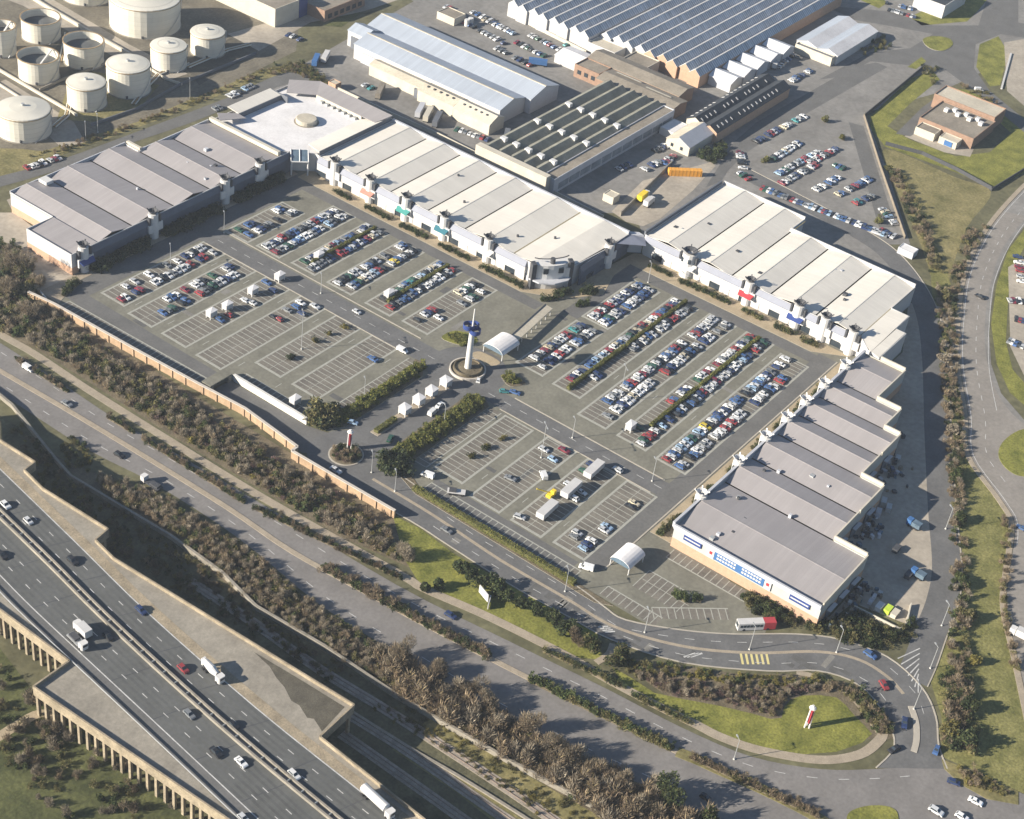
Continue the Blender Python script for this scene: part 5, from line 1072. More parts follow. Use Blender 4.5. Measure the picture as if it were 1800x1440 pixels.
# cars in the works lots, given as photo segments with a count
FAR = [((1332, 330), (1560, 416), 42, 1), ((1300, 268), (1306, 300), 7, 0), ((1300, 305), (1322, 322), 5, 0), ((1325, 252), (1415, 205), 17, 0), ((1352, 285), (1405, 252), 14, 0), ((1365, 308), (1440, 268), 17, 0), ((1372, 325), (1435, 290), 15, 0),
 ((1420, 290), (1470, 262), 9, 0), ((1425, 340), (1475, 312), 9, 0), ((1465, 290), (1485, 300), 3, 0), ((1470, 345), (1530, 315), 10, 0), ((1500, 360), (1535, 345), 6, 0), ((1550, 368), (1575, 398), 7, 1), ((1545, 405), (1575, 420), 4, 0),
 ((830, 22), (880, 48), 7, 0), ((815, 40), (890, 80), 11, 0), ((850, 35), (905, 62), 9, 0), ((905, 75), (960, 102), 8, 0), ((930, 62), (985, 90), 8, 0), ((870, 85), (935, 118), 8, 0), ((985, 75), (1005, 85), 3, 0), ((780, 12), (800, 22), 3, 0),
 ((1552, 5), (1605, 18), 12, 1), ((1560, 18), (1610, 32), 9, 1), ((1148, 268), (1190, 248), 9, 0), ((1130, 300), (1160, 285), 5, 0), ((1085, 300), (1110, 290), 4, 0), ((1165, 290), (1185, 275), 5, 0), ((1360, 125), (1400, 92), 9, 0), ((1388, 145), (1430, 122), 9, 0), ((1400, 105), (1425, 90), 4, 0),
 ((1772, 530), (1800, 532), 5, 1), ((1772, 560), (1800, 566), 5, 1), ((1770, 600), (1800, 612), 5, 1), ((1788, 450), (1796, 500), 6, 0), ((45, 298), (105, 278), 9, 0), ((400, 172), (445, 152), 8, 0), ((375, 195), (395, 188), 3, 0), ((800, 228), (860, 248), 8, 0), ((640, 150), (655, 158), 3, 1),
 ((1560, 830), (1575, 830), 1, 0), ((505, 62), (530, 72), 4, 0), ((235, 140), (255, 132), 2, 0)]
for a, b, n, along in FAR:
    p, q = P(*a), P(*b); th = math.atan2(q[1] - p[1], q[0] - p[0])
    for k in range(n):
        if random.random() < .12: continue
        t_ = (k + .5) / n + random.uniform(-.15, .15) / n
        put_car(p[0] + (q[0] - p[0]) * t_, p[1] + (q[1] - p[1]) * t_, th + math.pi / 2 + (math.pi if random.random() < .5 else 0), phrase='FAR', z=.05)
# moving and singly parked cars
def lane_angle(z, a, b): p, q = P(*a, z), P(*b, z); return math.atan2(q[1] - p[1], q[0] - p[0])
mo = lane_angle(DZ, (0, 905), (180, 1080))
for px, py, c, k, lab in ((10, 890, 'white', 'hatchback', 'white car cut by the left edge on the motorway'), (50, 918, 'silver', 'hatchback', 'silver car nearest the left end of the upper motorway carriageway'), (128, 988, 'black', 'estate', 'black car on the motorway ahead of the small deck corner'), (248, 1075, 'navy', 'estate', 'dark blue car on the motorway outer line'),
    (322, 1178, 'red', 'hatchback', 'red car beside the tanker on the motorway'), (190, 1121, 'black', 'hatchback', 'black car in the fast lane beside two white trucks'), (333, 1258, 'grey', 'estate', 'grey car on the lower motorway carriageway'), (411, 1277, 'black', 'hatchback', 'black car tight against the motorway median'), (380, 1325, 'black', 'saloon', 'black car low on the motorway near the white one'),
    (424, 1342, 'white', 'saloon', 'white car on the lower motorway carriageway'), (517, 1364, 'white', 'estate', 'white estate car on the upper motorway carriageway'), (4, 978, 'black', 'saloon', 'black car at the left edge of the lower carriageway'), (428, 1441, 'silver', 'hatchback', 'silver car cut by the bottom edge of motorway')):
    x, y = P(px, py, DZ); put_car(x, y, mo + (math.pi if px < 450 and py / max(px, 1) < 0 else 0), c, k, None, DZ + .03, lab)
du = lane_angle(0, (100, 668), (470, 892)); ac = lane_angle(0, (770, 900), (1000, 1040))
for px, py, a, c, k, lab in ((50, 650, du, 'white', 'van', 'white van on the dual carriageway at far left'), (118, 712, du, 'grey', 'saloon', 'grey car on the upper lanes of dual carriageway'), (210, 802, du, 'black', 'hatchback', 'black car on the dual carriageway before the flatbed'), (792, 1084, du, 'navy', 'estate', 'dark blue car on the dual carriageway below the billboard'), (1240, 1404, du, 'black', 'hatchback', 'black car on the dual carriageway by the conifer'),
    (590, 829, ac, 'silver', 'saloon', 'silver car leaving the sign roundabout along the brick wall'), (785, 934, ac, 'grey', 'saloon', 'grey car on the access road beside the grass wedge'), (620, 745, ac + .4, 'pale blue', 'hatchback', 'pale blue car entering the sign roundabout'), (686, 773, ac + 2.0, 'dark green', 'estate', 'dark green car leaving the entry road'), (1529, 1153, ac - .1, 'blue', 'estate', 'blue car on the access road bend'),
    (1553, 1207, ac - .6, 'red', 'hatchback', 'red car on the inner side of the bend'), (1589, 1273, ac - 1.2, 'navy', 'saloon', 'dark blue car beside the kerbed island'), (1645, 1321, ac - 1.4, 'blue', 'hatchback', 'blue car at the mouth of access road'), (1571, 1319, ac - 1.9, 'black', 'saloon', 'black car waiting at the junction'), (1676, 1377, ac + .3, 'navy', 'estate', 'dark blue car on the road right of junction'), (1714, 1411, ac + .1, 'white', 'saloon', 'white car on the road at lower right'), (1645, 1428, ac, 'silver', 'estate', 'silver car low beside the junction island'), (1690, 1438, ac, 'white', 'hatchback', 'white car cut by the bottom edge'),
    (627, 550, -math.pi / 2, 'silver', 'hatchback', 'silver car driving on the northern park road'), (886, 690, -.9, 'teal', 'hatchback', 'teal car beside the pylon exit'), (905, 692, -1.3, 'blue', 'saloon', 'blue car on the southern park road'), (841, 670, .5, 'white', 'hatchback', 'white car rounding the pylon planter'), (773, 714, .1, 'white', 'saloon', 'white car passing the kiosks'), (707, 618, -1.5, 'white', 'van', 'white van at the hedge corner near pylon'), (761, 727, .1, 'white', 'van', 'small white van in the entry hedge shade'),
    (897, 843, -1.4, 'grey', 'saloon', 'grey car alone in the lower empty bays'), (913, 911, -1.3, 'silver', 'estate', 'silver estate at the lower edge of car park'), (655, 633, 1.5, 'blue', 'saloon', 'blue car alone in the empty western bays'), (640, 705, 1.5, 'grey', 'hatchback', 'grey car alone beside the entry hedge'), (490, 563, 1.5, 'red', 'hatchback', 'red car alone below the trolley shelters'), (520, 541, 1.5, 'blue', 'estate', 'blue estate alone above the lamp mast'),
    (1722, 523, 1.4, 'black', 'saloon', 'black car on the curved far right road'), (1795, 930, 1.5, 'blue', 'saloon', 'blue car at the right edge on the curved road'), (1720, 160, -.8, 'white', 'van', 'white van on the road past the station'), (1085, 828, 1.5, 'silver', 'hatchback', 'silver car among the parked lorries'), (955, 838, 0.9, 'white', 'van', 'white van driving in the lower lot aisle'), (751, 838, 1.8, 'white', 'van', 'white van at the corner of lower lot'), (1030, 1000, 1.9, 'white', 'van', 'tall white van near the lower arched shelter'), (430, 530, 1.5, 'silver', 'hatchback', 'silver car between the trolley shelters')):
    x, y = P(px, py); put_car(x, y, a, c, k, None, .07, lab)
# nearest 300 become things of their own, the rest one mass
FLEET.sort(key=lambda c: (c[7] is None, c[0] ** 2 + c[1] ** 2 if c[6] != 'FAR' else 1e9 + c[0] ** 2 + c[1] ** 2))
own, rest = FLEET[:300], FLEET[300:]
ords = lambda n: '%d%s' % (n, 'th' if 10 < n % 100 < 14 else {1: 'st', 2: 'nd', 3: 'rd'}.get(n % 10, 'th'))
by_row = {}
for c in own:
    if c[7] is None: by_row.setdefault(c[6], []).append(c)
for ph, l in by_row.items():
    l.sort(key=lambda c: c[0])
    for i, c in enumerate(l): c[7] = '%s %s, %s car from pylon end, %s' % (c[4], c[5], ords(i + 1), ph)
for x, y, z, a, cn, kind, ph, lab in own:
    mb, gl, body, parts = CAR[kind]
    o = bpy.data.objects.new('parked_car' if ph else ('van' if kind == 'van' else 'car'), body); COL.objects.link(o); o.location = (x, y, z); o.rotation_euler = (0, 0, a)
    v = random.uniform(.85, 1.15); o.color = (*[min(1, q * v) for q in PAL[cn]], 1)
    sc = random.uniform(.84, .97); o.scale = (sc, sc * random.uniform(.97, 1.05), sc * random.uniform(.95, 1.06))
    tag(o, lab, 'van' if kind == 'van' else 'car', 'cars parked in the retail park' if ph else 'single vehicles on the roads')
    for n, me in parts:
        g = bpy.data.objects.new(n, me); COL.objects.link(g); g.parent = o
# the remaining cars
def merge_cars(cars, name):
    V_, F_, MI, CC = [], [], [], []
    for x, y, z, a, cn, kind, ph, lab in cars:
        mb, gl, _, _ = CAR[kind]; ca, sa = math.cos(a), math.sin(a); v = random.uniform(.85, 1.15); col = (*[min(1, q * v) for q in PAL[cn]], 1)
        for src, gm in [(mb, None)] + [(g, 2) for l in gl.values() for g in l]:
            b = len(V_); V_ += [(x + (p[0] * ca - p[1] * sa) * .94, y + (p[0] * sa + p[1] * ca) * .94, z + p[2] * .94) for p in src.v]; CC += [col] * len(src.v)
            F_ += [tuple(b + i for i in f) for f in src.f]; MI += [gm if gm is not None else m_ for m_ in src.m]
    me = bpy.data.meshes.new(name); me.from_pydata(V_, [], F_)
    for m_ in ('paint_c', 'black', 'glass'): me.materials.append(M[m_])
    me.polygons.foreach_set('material_index', MI); at = me.color_attributes.new('col', 'FLOAT_COLOR', 'POINT'); at.data.foreach_set('color', [c for q in CC for c in q])
    o = bpy.data.objects.new(name, me); COL.objects.link(o); o['kind'] = 'stuff'; tag(o, 'more parked cars of mixed colours filling the farther bays', 'cars'); return o
merge_cars(rest, 'parked_cars')

# lorries, buses and trailers
whl = MB(); 
for yy in (-.15, .15): whl.v += [(.48 * math.cos(2 * math.pi * i / 10), yy, .48 * math.sin(2 * math.pi * i / 10)) for i in range(10)]
for i in range(10): whl.f.append((i, (i + 1) % 10, 10 + (i + 1) % 10, 10 + i)); whl.m.append(0)
whl.f += [tuple(range(9, -1, -1)), tuple(range(10, 20))]; whl.m += [0, 0]; wheel_me = whl.mesh('wheel', ['black'])
def lorry(px, py, ang, label, body='wall_white', cab='metal_white', L=7.0, Wd=2.4, H=3.3, kind='box', z=.05, name='lorry', cat='lorry', trailer=False, rel=None):
    x, y = P(px, py, z); t = thing(name, label, cat, (0, 0, 0))
    def prt(mb, nm, m, p=None):
        o = bpy.data.objects.new(nm, mb.mesh(nm, [m])); COL.objects.link(o); o.parent = p or t; return o
    cl = 0 if trailer else 1.9; c0 = L / 2 - cl
    if not trailer:
        mb = MB(); mb.prism([(c0 + .1, -Wd / 2 + .1), (L / 2 - .35, -Wd / 2 + .1), (L / 2, -Wd / 2 + .4), (L / 2, Wd / 2 - .4), (L / 2 - .35, Wd / 2 - .1), (c0 + .1, Wd / 2 - .1)], .45, 2.6); cb = prt(mb, 'cab', cab)
        mb = MB(); mb.box(L / 2 - .2, L / 2 + .03, -Wd / 2 + .45, Wd / 2 - .45, 1.5, 2.35); prt(mb, 'windscreen', 'glass', cb)
    mb = MB(); mb.box(-L / 2, c0 + .05, -.45, .45, .5, .85); prt(mb, 'chassis', 'metal_dark')
    if kind == 'box': mb = MB(); mb.box(-L / 2, c0 - .1, -Wd / 2, Wd / 2, .9, H); prt(mb, 'cargo_body', body)
    elif kind == 'flat': mb = MB(); mb.box(-L / 2, c0 - .1, -Wd / 2, Wd / 2, .9, 1.15); prt(mb, 'flatbed', body); mb = MB(); mb.box(-L / 2 + .6, 0, -Wd / 2 + .3, Wd / 2 - .3, 1.16, 1.8); prt(mb, 'load', 'metal_dark')
    elif kind == 'tank':
        mb = MB(); r = Wd / 2; b = len(mb.v)
        st = [(-L / 2, .5), (-L / 2 + .3, 1.0), (c0 - .5, 1.0), (c0 - .15, .5)]
        for i in range(len(st) - 1):
            for k in range(12):
                a0, a1 = 2 * math.pi * k / 12, 2 * math.pi * (k + 1) / 12; f = lambda s, a_: (s[0], r * s[1] * math.cos(a_), 1.0 + r + r * s[1] * math.sin(a_) * .95)
                mb.face([f(st[i], a0), f(st[i + 1], a0), f(st[i + 1], a1), f(st[i], a1)])
        for s_ in (st[0], st[-1]): mb.face([(s_[0], r * s_[1] * math.cos(2 * math.pi * k / 12), 1.0 + r + r * s_[1] * math.sin(2 * math.pi * k / 12) * .95) for k in range(12)])
        prt(mb, 'tank_body', body)
    elif kind == 'mixer':
        mb = MB(); st = [(-L / 2, .5, 2.9), (-L / 2 + 1.2, .95, 2.6), (0, 1.2, 2.2), (c0 - .3, .7, 1.9)]
        for i in range(3):
            for k in range(12):
                a0, a1 = 2 * math.pi * k / 12, 2 * math.pi * (k + 1) / 12; f = lambda s, a_: (s[0], s[1] * math.cos(a_), s[2] + s[1] * math.sin(a_))
                mb.face([f(st[i], a0), f(st[i + 1], a0), f(st[i + 1], a1), f(st[i], a1)])
        prt(mb, 'mixer_drum', body); mb = MB(); mb.box(-L / 2 - .1, -L / 2 + .5, -.6, .6, 1.0, 3.4); prt(mb, 'hopper', 'metal_white')
    for wx in (-L / 2 + 1.0, -L / 2 + 2.3, L / 2 - 1.2):
        for s in (-1, 1): o = bpy.data.objects.new('wheel', wheel_me); COL.objects.link(o); o.parent = t; o.location = (wx, s * (Wd / 2 - .2), .48)
    t.location = (x, y, z); t.rotation_euler = (0, 0, ang); return t
lorry(663, 1416, mo, 'white articulated tanker low on the motorway', 'metal_white', L=11.5, H=3.6, Wd=2.5, kind='tank', z=DZ + .03)
lorry(374, 1187, mo, 'white cement mixer lorry on the upper motorway carriageway', 'metal_white', L=8.5, kind='mixer', z=DZ + .03)
lorry(145, 1113, mo + math.pi, 'white box lorry in the middle motorway lane', 'wall_white', L=6.4, z=DZ + .03)
lorry(137, 1131, mo, 'white flatbed truck beside the box lorry on the motorway', 'metal', L=7.4, kind='flat', z=DZ + .03)
lorry(266, 854, du + math.pi, 'flatbed truck with white cab on the dual carriageway', 'metal_dark', L=8.0, kind='flat')
X0 = 0.0
for px, py, lab in ((1043, 832, 'long white box trailer, highest of three parked in the lower lot'), (1003, 866, 'long white box trailer in the middle of three'), (961, 903, 'long white box trailer nearest the lower hedge')): lorry(px, py, .05, lab, 'wall_white', L=9.0, Wd=3.0, H=3.0, kind='box', name='box_trailer', cat='trailer', trailer=True)
lorry(802, 868, -1.0, 'small flat white trailer beside the lower hedge', 'wall_white', L=6, kind='flat', name='flat_trailer', cat='trailer', trailer=True)
lorry(1795, 1122, 1.6, 'white lorry at the right edge on the curved road', L=8)
for px, py, a, b, lab, L in ((680, 130, -1.5, 'purple', 'long violet curtain trailer beside the white lean-to bays', 13), (668, 166, .5, 'roof_brown', 'brown trailer in the lorry yard with long shadow', 12), (738, 200, .45, 'wall_grey', 'grey trailer, first of three side by side', 11), (752, 207, .45, 'wall_cream', 'cream trailer in the middle of three', 11), (768, 216, .45, 'wall_dark', 'dark trailer, last of three side by side', 11),
    (555, 112, .55, 'blue', 'blue trailer beside white cabs in the tanker yard', 9), (572, 106, .5, 'wall_white', 'white trailer next to the blue one', 9), (945, 115, -1.0, 'blue', 'blue lorry trailer by the brick workshop', 9), (637, 85, -1.5, 'wall_white', 'white lorry by the warehouse roller door', 7), (645, 97, -1.5, 'wall_white', 'second white lorry by the warehouse door', 7),
    (1360, 118, .5, 'wall_white', 'white lorry in the pale yard by the black workshop', 7), (1130, 350, .1, 'yellow', 'yellow lorry body in the scrap yard', 8), (1140, 360, .1, 'wall_white', 'white lorry beside the yellow one', 7), (890, 245, .55, 'wall_dark', 'dark trailer against the cream end wall', 9)):
    lorry(px, py, a, lab, b, L=L, name='trailer', cat='trailer', trailer=L > 8)
t = thing('container', 'long orange shipping container in the scrap yard', 'container', (*P(1203, 308), .05)); x, y = P(1203, 308)
mb = MB(); mb.obox((x, y), (.70, -.71), 15, 2.6, .05, 2.9); mb.build('box_body', 'orange', t)
for k in range(9): mb = MB(); u = -6.6 + k * 1.65; mb.obox((x + .70 * u, y - .71 * u), (.70, -.71), .25, 2.75, .1, 2.95); mb.build('rib', 'orange', t)
x, y = P(1327, 1104); t = thing('bus', 'white and red single-deck bus on the access road bend', 'bus', (x, y, .06))
def bpart(mb, nm, m, p=None): o = bpy.data.objects.new(nm, mb.mesh(nm, [m])); COL.objects.link(o); o.parent = p or t; return o
mb = MB(); mb.box(-6, 2.2, -1.25, 1.25, .35, 3.1); bd = bpart(mb, 'body', 'wall_white'); mb = MB(); mb.box(2.21, 6, -1.25, 1.25, .35, 3.1); bpart(mb, 'red_rear', 'red')
for s in (-1, 1):
    for k in range(7): mb = MB(); mb.box(-5.4 + k * 1.05, -4.5 + k * 1.05, s * 1.26 - .02, s * 1.26 + .02, 1.5, 2.5); bpart(mb, 'window', 'glass', bd)
    for wx in (-4, 3.6): o = bpy.data.objects.new('wheel', wheel_me); COL.objects.link(o); o.parent = t; o.location = (wx, s * 1.12, .48)
mb = MB(); mb.box(-6.03, -5.99, -1.05, 1.05, 1.3, 2.8); bpart(mb, 'windscreen', 'glass', bd)
t.rotation_euler = (0, 0, math.atan2(P(1360, 1100)[1] - P(1294, 1103)[1], P(1360, 1100)[0] - P(1294, 1103)[0]))
x, y = P(968, 873); t = thing('cherry_picker', 'yellow boom lift with its arm out beside a blue van', 'lift', (x, y, .05))
mb = MB(); mb.obox((x, y), (1, 0), 3.4, 1.8, .4, 1.5); mb.build('chassis', 'yellow', t); mb = MB(); mb.tube((x, y, 1.5), (x - 3.8, y + 3.4, 3.6), .22, 5); mb.build('boom', 'yellow', t); mb = MB(); mb.obox((x + .6, y - .4), (1, 0), 1.4, 1.4, 1.5, 2.6); mb.build('cabin', 'yellow', t)
for px, py, m_, lab in ((1605, 926, 'blue', 'pale blue skip lorry standing in the service yard sun'), (1612, 1014, 'blue', 'pale blue skip lorry at the lower end of the yard')): lorry(px, py, 1.5, lab, 'glass_blue', 'blue', L=5, kind='box', H=2.4)
for px, py, m_, lab in ((1575, 968, 'metal_dark', 'dark green skip in the service yard'), (1596, 1014, 'metal_dark', 'dark skip beside the lower skip lorry'), (1560, 1075, 'green', 'lime green bin in the lower yard corner'), (1572, 1082, 'wall_cream', 'cream bin in the lower yard corner'), (1545, 1070, 'metal_white', 'white cage in the lower yard')):
    x, y = P(px, py); o = thing('skip', lab, 'skip', (x, y, .04)); mb = MB(); q = [(x - 1.6, y - .9), (x + 1.6, y - .9), (x + 1.6, y + .9), (x - 1.6, y + .9)]
    mb.prism(q, .04, 1.5); mb.build('tub', m_, o); mb = MB(); mb.box(x - 1.7, x + 1.7, y - 1, y + 1, 1.51, 1.62); mb.build('rim', m_, o)
for k in range(4):
    for j, (px, py) in enumerate(((1565, 815), (1548, 905))):
        x, y = P(px + k * 9 - 14, py + (k % 2) * 14 - 10 - k * 4); mb = MB(); mb.obox((x, y), (.9, .3), random.uniform(2, 3.4), 1.8, .04, random.uniform(1, 2.2)); tag(mb.build('waste_bin', random.choice(['metal_dark', 'metal', 'wall_grey']), origin=(x, y, .04)), 'waste bin %s from the wall in the %s cluster behind the stepped store' % (ords(k + 1), ('upper', 'lower')[j]), 'bin', 'waste bins behind the stepped store')

# pallets, cages and boxes heaped behind the stores: nobody could count them
cl = MB()
for (x0, x1, y0, y1, n) in ((367, 394, 98, 107.5, 60), (398, 429, 112, 119.8, 50), (433, 459, 121, 128.6, 40), (462, 474, 130, 135.2, 14)):
    for k in range(n):
        x, y = random.uniform(x0, x1), y1 - abs(random.gauss(0, .42)) * (y1 - y0)
        a_ = random.uniform(0, 3.1); cl.obox((x, y), (math.cos(a_), math.sin(a_)), random.uniform(.6, 1.8), random.uniform(.5, 1.3), .04, random.uniform(.4, 1.7), random.choice([0, 0, 1, 2, 3]))
tag(cl.build('yard_clutter', ['metal_dark', 'wood', 'wall_grey', 'glass_blue']), 'heaps of pallets, cages and boxes behind the stepped store', 'clutter', None, 'stuff')

# ------------------------------------------------------------------ vegetation
def soup(n, rx, rz, size, cols, shell=.45, flat=.3, twig=0.0, base=0.0, lobes=5):
    """triangles through a lobed crown: n x 3 points and one colour per triangle"""
    cen = RNG.normal(size=(lobes, 3)) * np.array([rx, rx, rz]) * .42; cen[:, 2] = np.abs(cen[:, 2]) * .9 + rz * .35; cen[0] = (0, 0, rz * .5)
    rad = RNG.uniform(.45, .75, lobes); k = RNG.integers(0, lobes, n)
    d = RNG.normal(size=(n, 3)); d /= np.linalg.norm(d, axis=1)[:, None]; r = RNG.uniform(shell, 1, n) ** .6
    c = cen[k] + d * (r * rad[k])[:, None] * np.array([rx, rx, rz * .75]); c[:, 2] = np.maximum(c[:, 2], .05) + base
    a = RNG.normal(size=(n, 3)); a /= np.linalg.norm(a, axis=1)[:, None]
    if twig: a = a * (1 - twig) + twig * (d + np.array([0, 0, 1.2])); a /= np.linalg.norm(a, axis=1)[:, None]
    b = np.cross(a, RNG.normal(size=(n, 3))); b /= np.linalg.norm(b, axis=1)[:, None]
    s = size * RNG.uniform(.6, 1.4, n)[:, None] * (2.1 if twig >= .55 else 1); wd = (1 - twig * .78) if twig < .55 else .17
    tri = np.stack([c - a * s - b * s * .5 * wd, c + a * s, c - a * s * .2 + b * s * wd], 1)
    cl = np.array(cols)[RNG.integers(0, len(cols), n)] * RNG.uniform(.85, 1.15, (n, 1))
    return tri, cl
def soup_mesh(name, parts):
    tri = np.concatenate([p[0] for p in parts]); cl = np.concatenate([p[1] for p in parts]); n = len(tri)
    me = bpy.data.meshes.new(name); me.vertices.add(n * 3); me.vertices.foreach_set('co', tri.reshape(-1).astype(np.float32))
    me.loops.add(n * 3); me.loops.foreach_set('vertex_index', np.arange(n * 3, dtype=np.int32))
    me.polygons.add(n); me.polygons.foreach_set('loop_start', np.arange(0, n * 3, 3, dtype=np.int32))
    me.update(calc_edges=True)
    at = me.color_attributes.new('col', 'FLOAT_COLOR', 'POINT'); cc = np.ones((n * 3, 4), np.float32); cc[:, :3] = np.repeat(cl, 3, 0); at.data.foreach_set('color', cc.reshape(-1))
    me.materials.append(M['leaf']); me.validate(); return me
BROWN = [(.15, .115, .08), (.12, .095, .07), (.19, .15, .10), (.10, .085, .065), (.16, .13, .075)]
GREYB = [(.19, .165, .125), (.15, .13, .10), (.23, .20, .15), (.13, .11, .085)]
OLIVE = [(.12, .115, .05), (.16, .145, .065), (.09, .09, .04), (.14, .12, .06)]
GREEN = [(.045, .06, .025), (.06, .075, .03), (.035, .05, .022), (.08, .09, .035)]
DARK = [(.03, .04, .022), (.04, .052, .025), (.025, .032, .018), (.055, .06, .028)]
YELL = [(.20, .17, .05), (.16, .14, .045), (.12, .11, .04)]
PURP = [(.13, .09, .085), (.10, .075, .07), (.16, .11, .09)]
HEDGE = [(.075, .085, .025), (.10, .105, .03), (.055, .065, .022), (.13, .12, .035)]
BROWN, GREYB, OLIVE, GREEN, DARK, YELL, PURP, HEDGE = [[tuple(v * f for v in c) for c in l] for l, f in ((BROWN, 1.5), (GREYB, 1.5), (OLIVE, 1.25), (GREEN, 1.3), (DARK, 1.4), (YELL, 1.2), (PURP, 1.35), (HEDGE, 1.6))]
def template(cols, n=150, rx=1.5, rz=2.2, size=.34, twig=.55, lobes=4): return soup(n, rx, rz, size, cols, .3, .3, twig, 0, lobes)
TPL = {k: [template(c, n, rx, rz, sz, tw) for _ in range(4)] for k, c, n, rx, rz, sz, tw in (('brown', BROWN, 300, 1.7, 2.2, .30, .6), ('grey', GREYB, 300, 1.8, 2.4, .30, .62), ('olive', OLIVE, 210, 1.7, 2.0, .27, .4), ('green', GREEN, 220, 1.5, 1.9, .27, .1), ('dark', DARK, 220, 1.5, 2.0, .27, .1), ('yellow', YELL, 200, 1.6, 1.4, .25, .3), ('purple', PURP, 200, 1.6, 1.6, .25, .5), ('hedge', HEDGE, 230, 1.2, 1.3, .22, .05))}
def inside(p, poly):
    x, y = p; r = False; j = len(poly) - 1
    for i in range(len(poly)):
        if (poly[i][1] > y) != (poly[j][1] > y) and x < (poly[j][0] - poly[i][0]) * (y - poly[i][1]) / (poly[j][1] - poly[i][1]) + poly[i][0]: r = not r
        j = i
    return r
def scatter(poly, n):
    xs = [p[0] for p in poly]; ys = [p[1] for p in poly]; out = []
    while len(out) < n:
        p = (random.uniform(min(xs), max(xs)), random.uniform(min(ys), max(ys)))
        if inside(p, poly): out.append(p)
    return out
def place(tpl, x, y, s, sz=1.0):
    tri, cl = tpl; a = random.uniform(0, 6.28); ca, sa = math.cos(a), math.sin(a)
    t = tri * s; q = np.empty_like(t); q[..., 0] = t[..., 0] * ca - t[..., 1] * sa + x; q[..., 1] = t[..., 0] * sa + t[..., 1] * ca + y; q[..., 2] = t[..., 2] * sz
    return q, cl * random.uniform(.8, 1.2)
def thicket(name, polys, label, cat='undergrowth'):
    parts = []
    for poly, n, kinds, s0, s1 in polys:
        for (x, y) in scatter(poly, n): parts.append(place(random.choice(TPL[random.choice(kinds)]), x, y, random.uniform(s0, s1)))
    o = bpy.data.objects.new(name, soup_mesh(name, parts)); COL.objects.link(o); o['kind'] = 'stuff'; tag(o, label, cat); return o
belt = PL([(-60, 560), (-60, 425), (20, 435), (55, 470), (70, 530), (112, 572), (332, 712), (500, 822), (676, 930), (712, 992), (600, 938), (470, 862), (300, 758), (150, 660), (60, 605)])
thicket('scrub_belt', [(belt, 1900, ['brown', 'grey', 'grey', 'olive', 'olive', 'green', 'dark', 'purple', 'yellow'], .55, 1.2), (PL([(-60, 560), (-60, 425), (20, 435), (55, 470), (70, 530), (60, 600)]), 60, ['dark', 'green', 'olive'], 1.2, 1.9)], 'brown leafless scrub belt between the brick wall and the footpath')
bank = PL([(165, 835), (270, 868), (420, 960), (560, 1073), (700, 1160), (850, 1250), (1000, 1330), (1150, 1400), (1280, 1475), (1120, 1475), (900, 1340), (700, 1222), (450, 1066), (300, 935), (185, 872)])
thicket('scrub_bank_growth', [(bank, 1400, ['brown', 'grey', 'olive', 'olive', 'grey', 'green'], .5, 1.0), (PL([(650, 1130), (850, 1245), (1000, 1325), (1150, 1395), (1280, 1475), (1120, 1475), (900, 1340), (700, 1222)]), 170, ['brown', 'grey', 'brown'], 1.2, 1.9)], 'grey brown leafless thicket between dual carriageway and the railway wall')
thicket('embankment_shrubs', [(PL([(1090, 1158), (1160, 1168), (1300, 1188), (1440, 1190), (1440, 1204), (1300, 1206), (1160, 1188), (1095, 1172)]), 150, ['yellow', 'olive', 'yellow', 'green'], .4, .7), (PL([(1095, 1176), (1160, 1192), (1300, 1208), (1430, 1206), (1470, 1216), (1410, 1216), (1380, 1230), (1370, 1255), (1350, 1257), (1260, 1234), (1200, 1224), (1150, 1212)]), 260, ['purple', 'brown', 'purple', 'olive', 'grey'], .4, .75), (PL([(1430, 1190), (1510, 1215), (1560, 1265), (1565, 1290), (1535, 1285), (1500, 1232)]), 110, ['green', 'olive', 'brown', 'dark'], .5, .95)], 'purple and olive shrubs covering the embankment inside the bend')
thicket('corner_shrubs', [(PL([(1302, 1048), (1330, 1050), (1430, 1098), (1440, 1112), (1360, 1092), (1300, 1075)]), 55, ['dark', 'green', 'olive'], .7, 1.2), (PL([(1435, 1108), (1500, 1075), (1560, 1110), (1610, 1090), (1600, 1130), (1540, 1140), (1470, 1125)]), 110, ['dark', 'green', 'olive'], .6, 1.1)], 'dark green shrubs round the lower corner of the bannered store')
thicket('east_strip_growth', [(PL([(1640, 500), (1662, 500), (1680, 600), (1692, 740), (1690, 860), (1700, 1000), (1705, 1150), (1690, 1300), (1665, 1300), (1668, 1100), (1672, 950), (1662, 760), (1652, 620)]), 420, ['dark', 'green', 'brown', 'olive', 'brown', 'grey'], .5, .95), (PL([(1560, 300), (1585, 300), (1640, 420), (1660, 480), (1636, 480), (1600, 390)]), 90, ['dark', 'olive', 'brown'], .6, 1.1), (PL([(1765, 890), (1778, 930), (1768, 1060), (1790, 1180), (1780, 1180), (1755, 1060), (1758, 960)]), 70, ['brown', 'olive'], .5, .8), (PL([(1700, 395), (1735, 400), (1690, 480), (1680, 560), (1660, 560), (1672, 480)]), 60, ['olive', 'brown', 'dark'], .6, 1.0), (PL([(1650, 1180), (1700, 1180), (1720, 1330), (1660, 1320)]), 80, ['dark', 'green', 'olive', 'brown'], .7, 1.2), (PL([(1668, 1340), (1720, 1360), (1780, 1400), (1700, 1380)]), 50, ['olive', 'yellow', 'brown'], .4, .7)], 'tangled dark shrubs and brambles between service road and curved road')
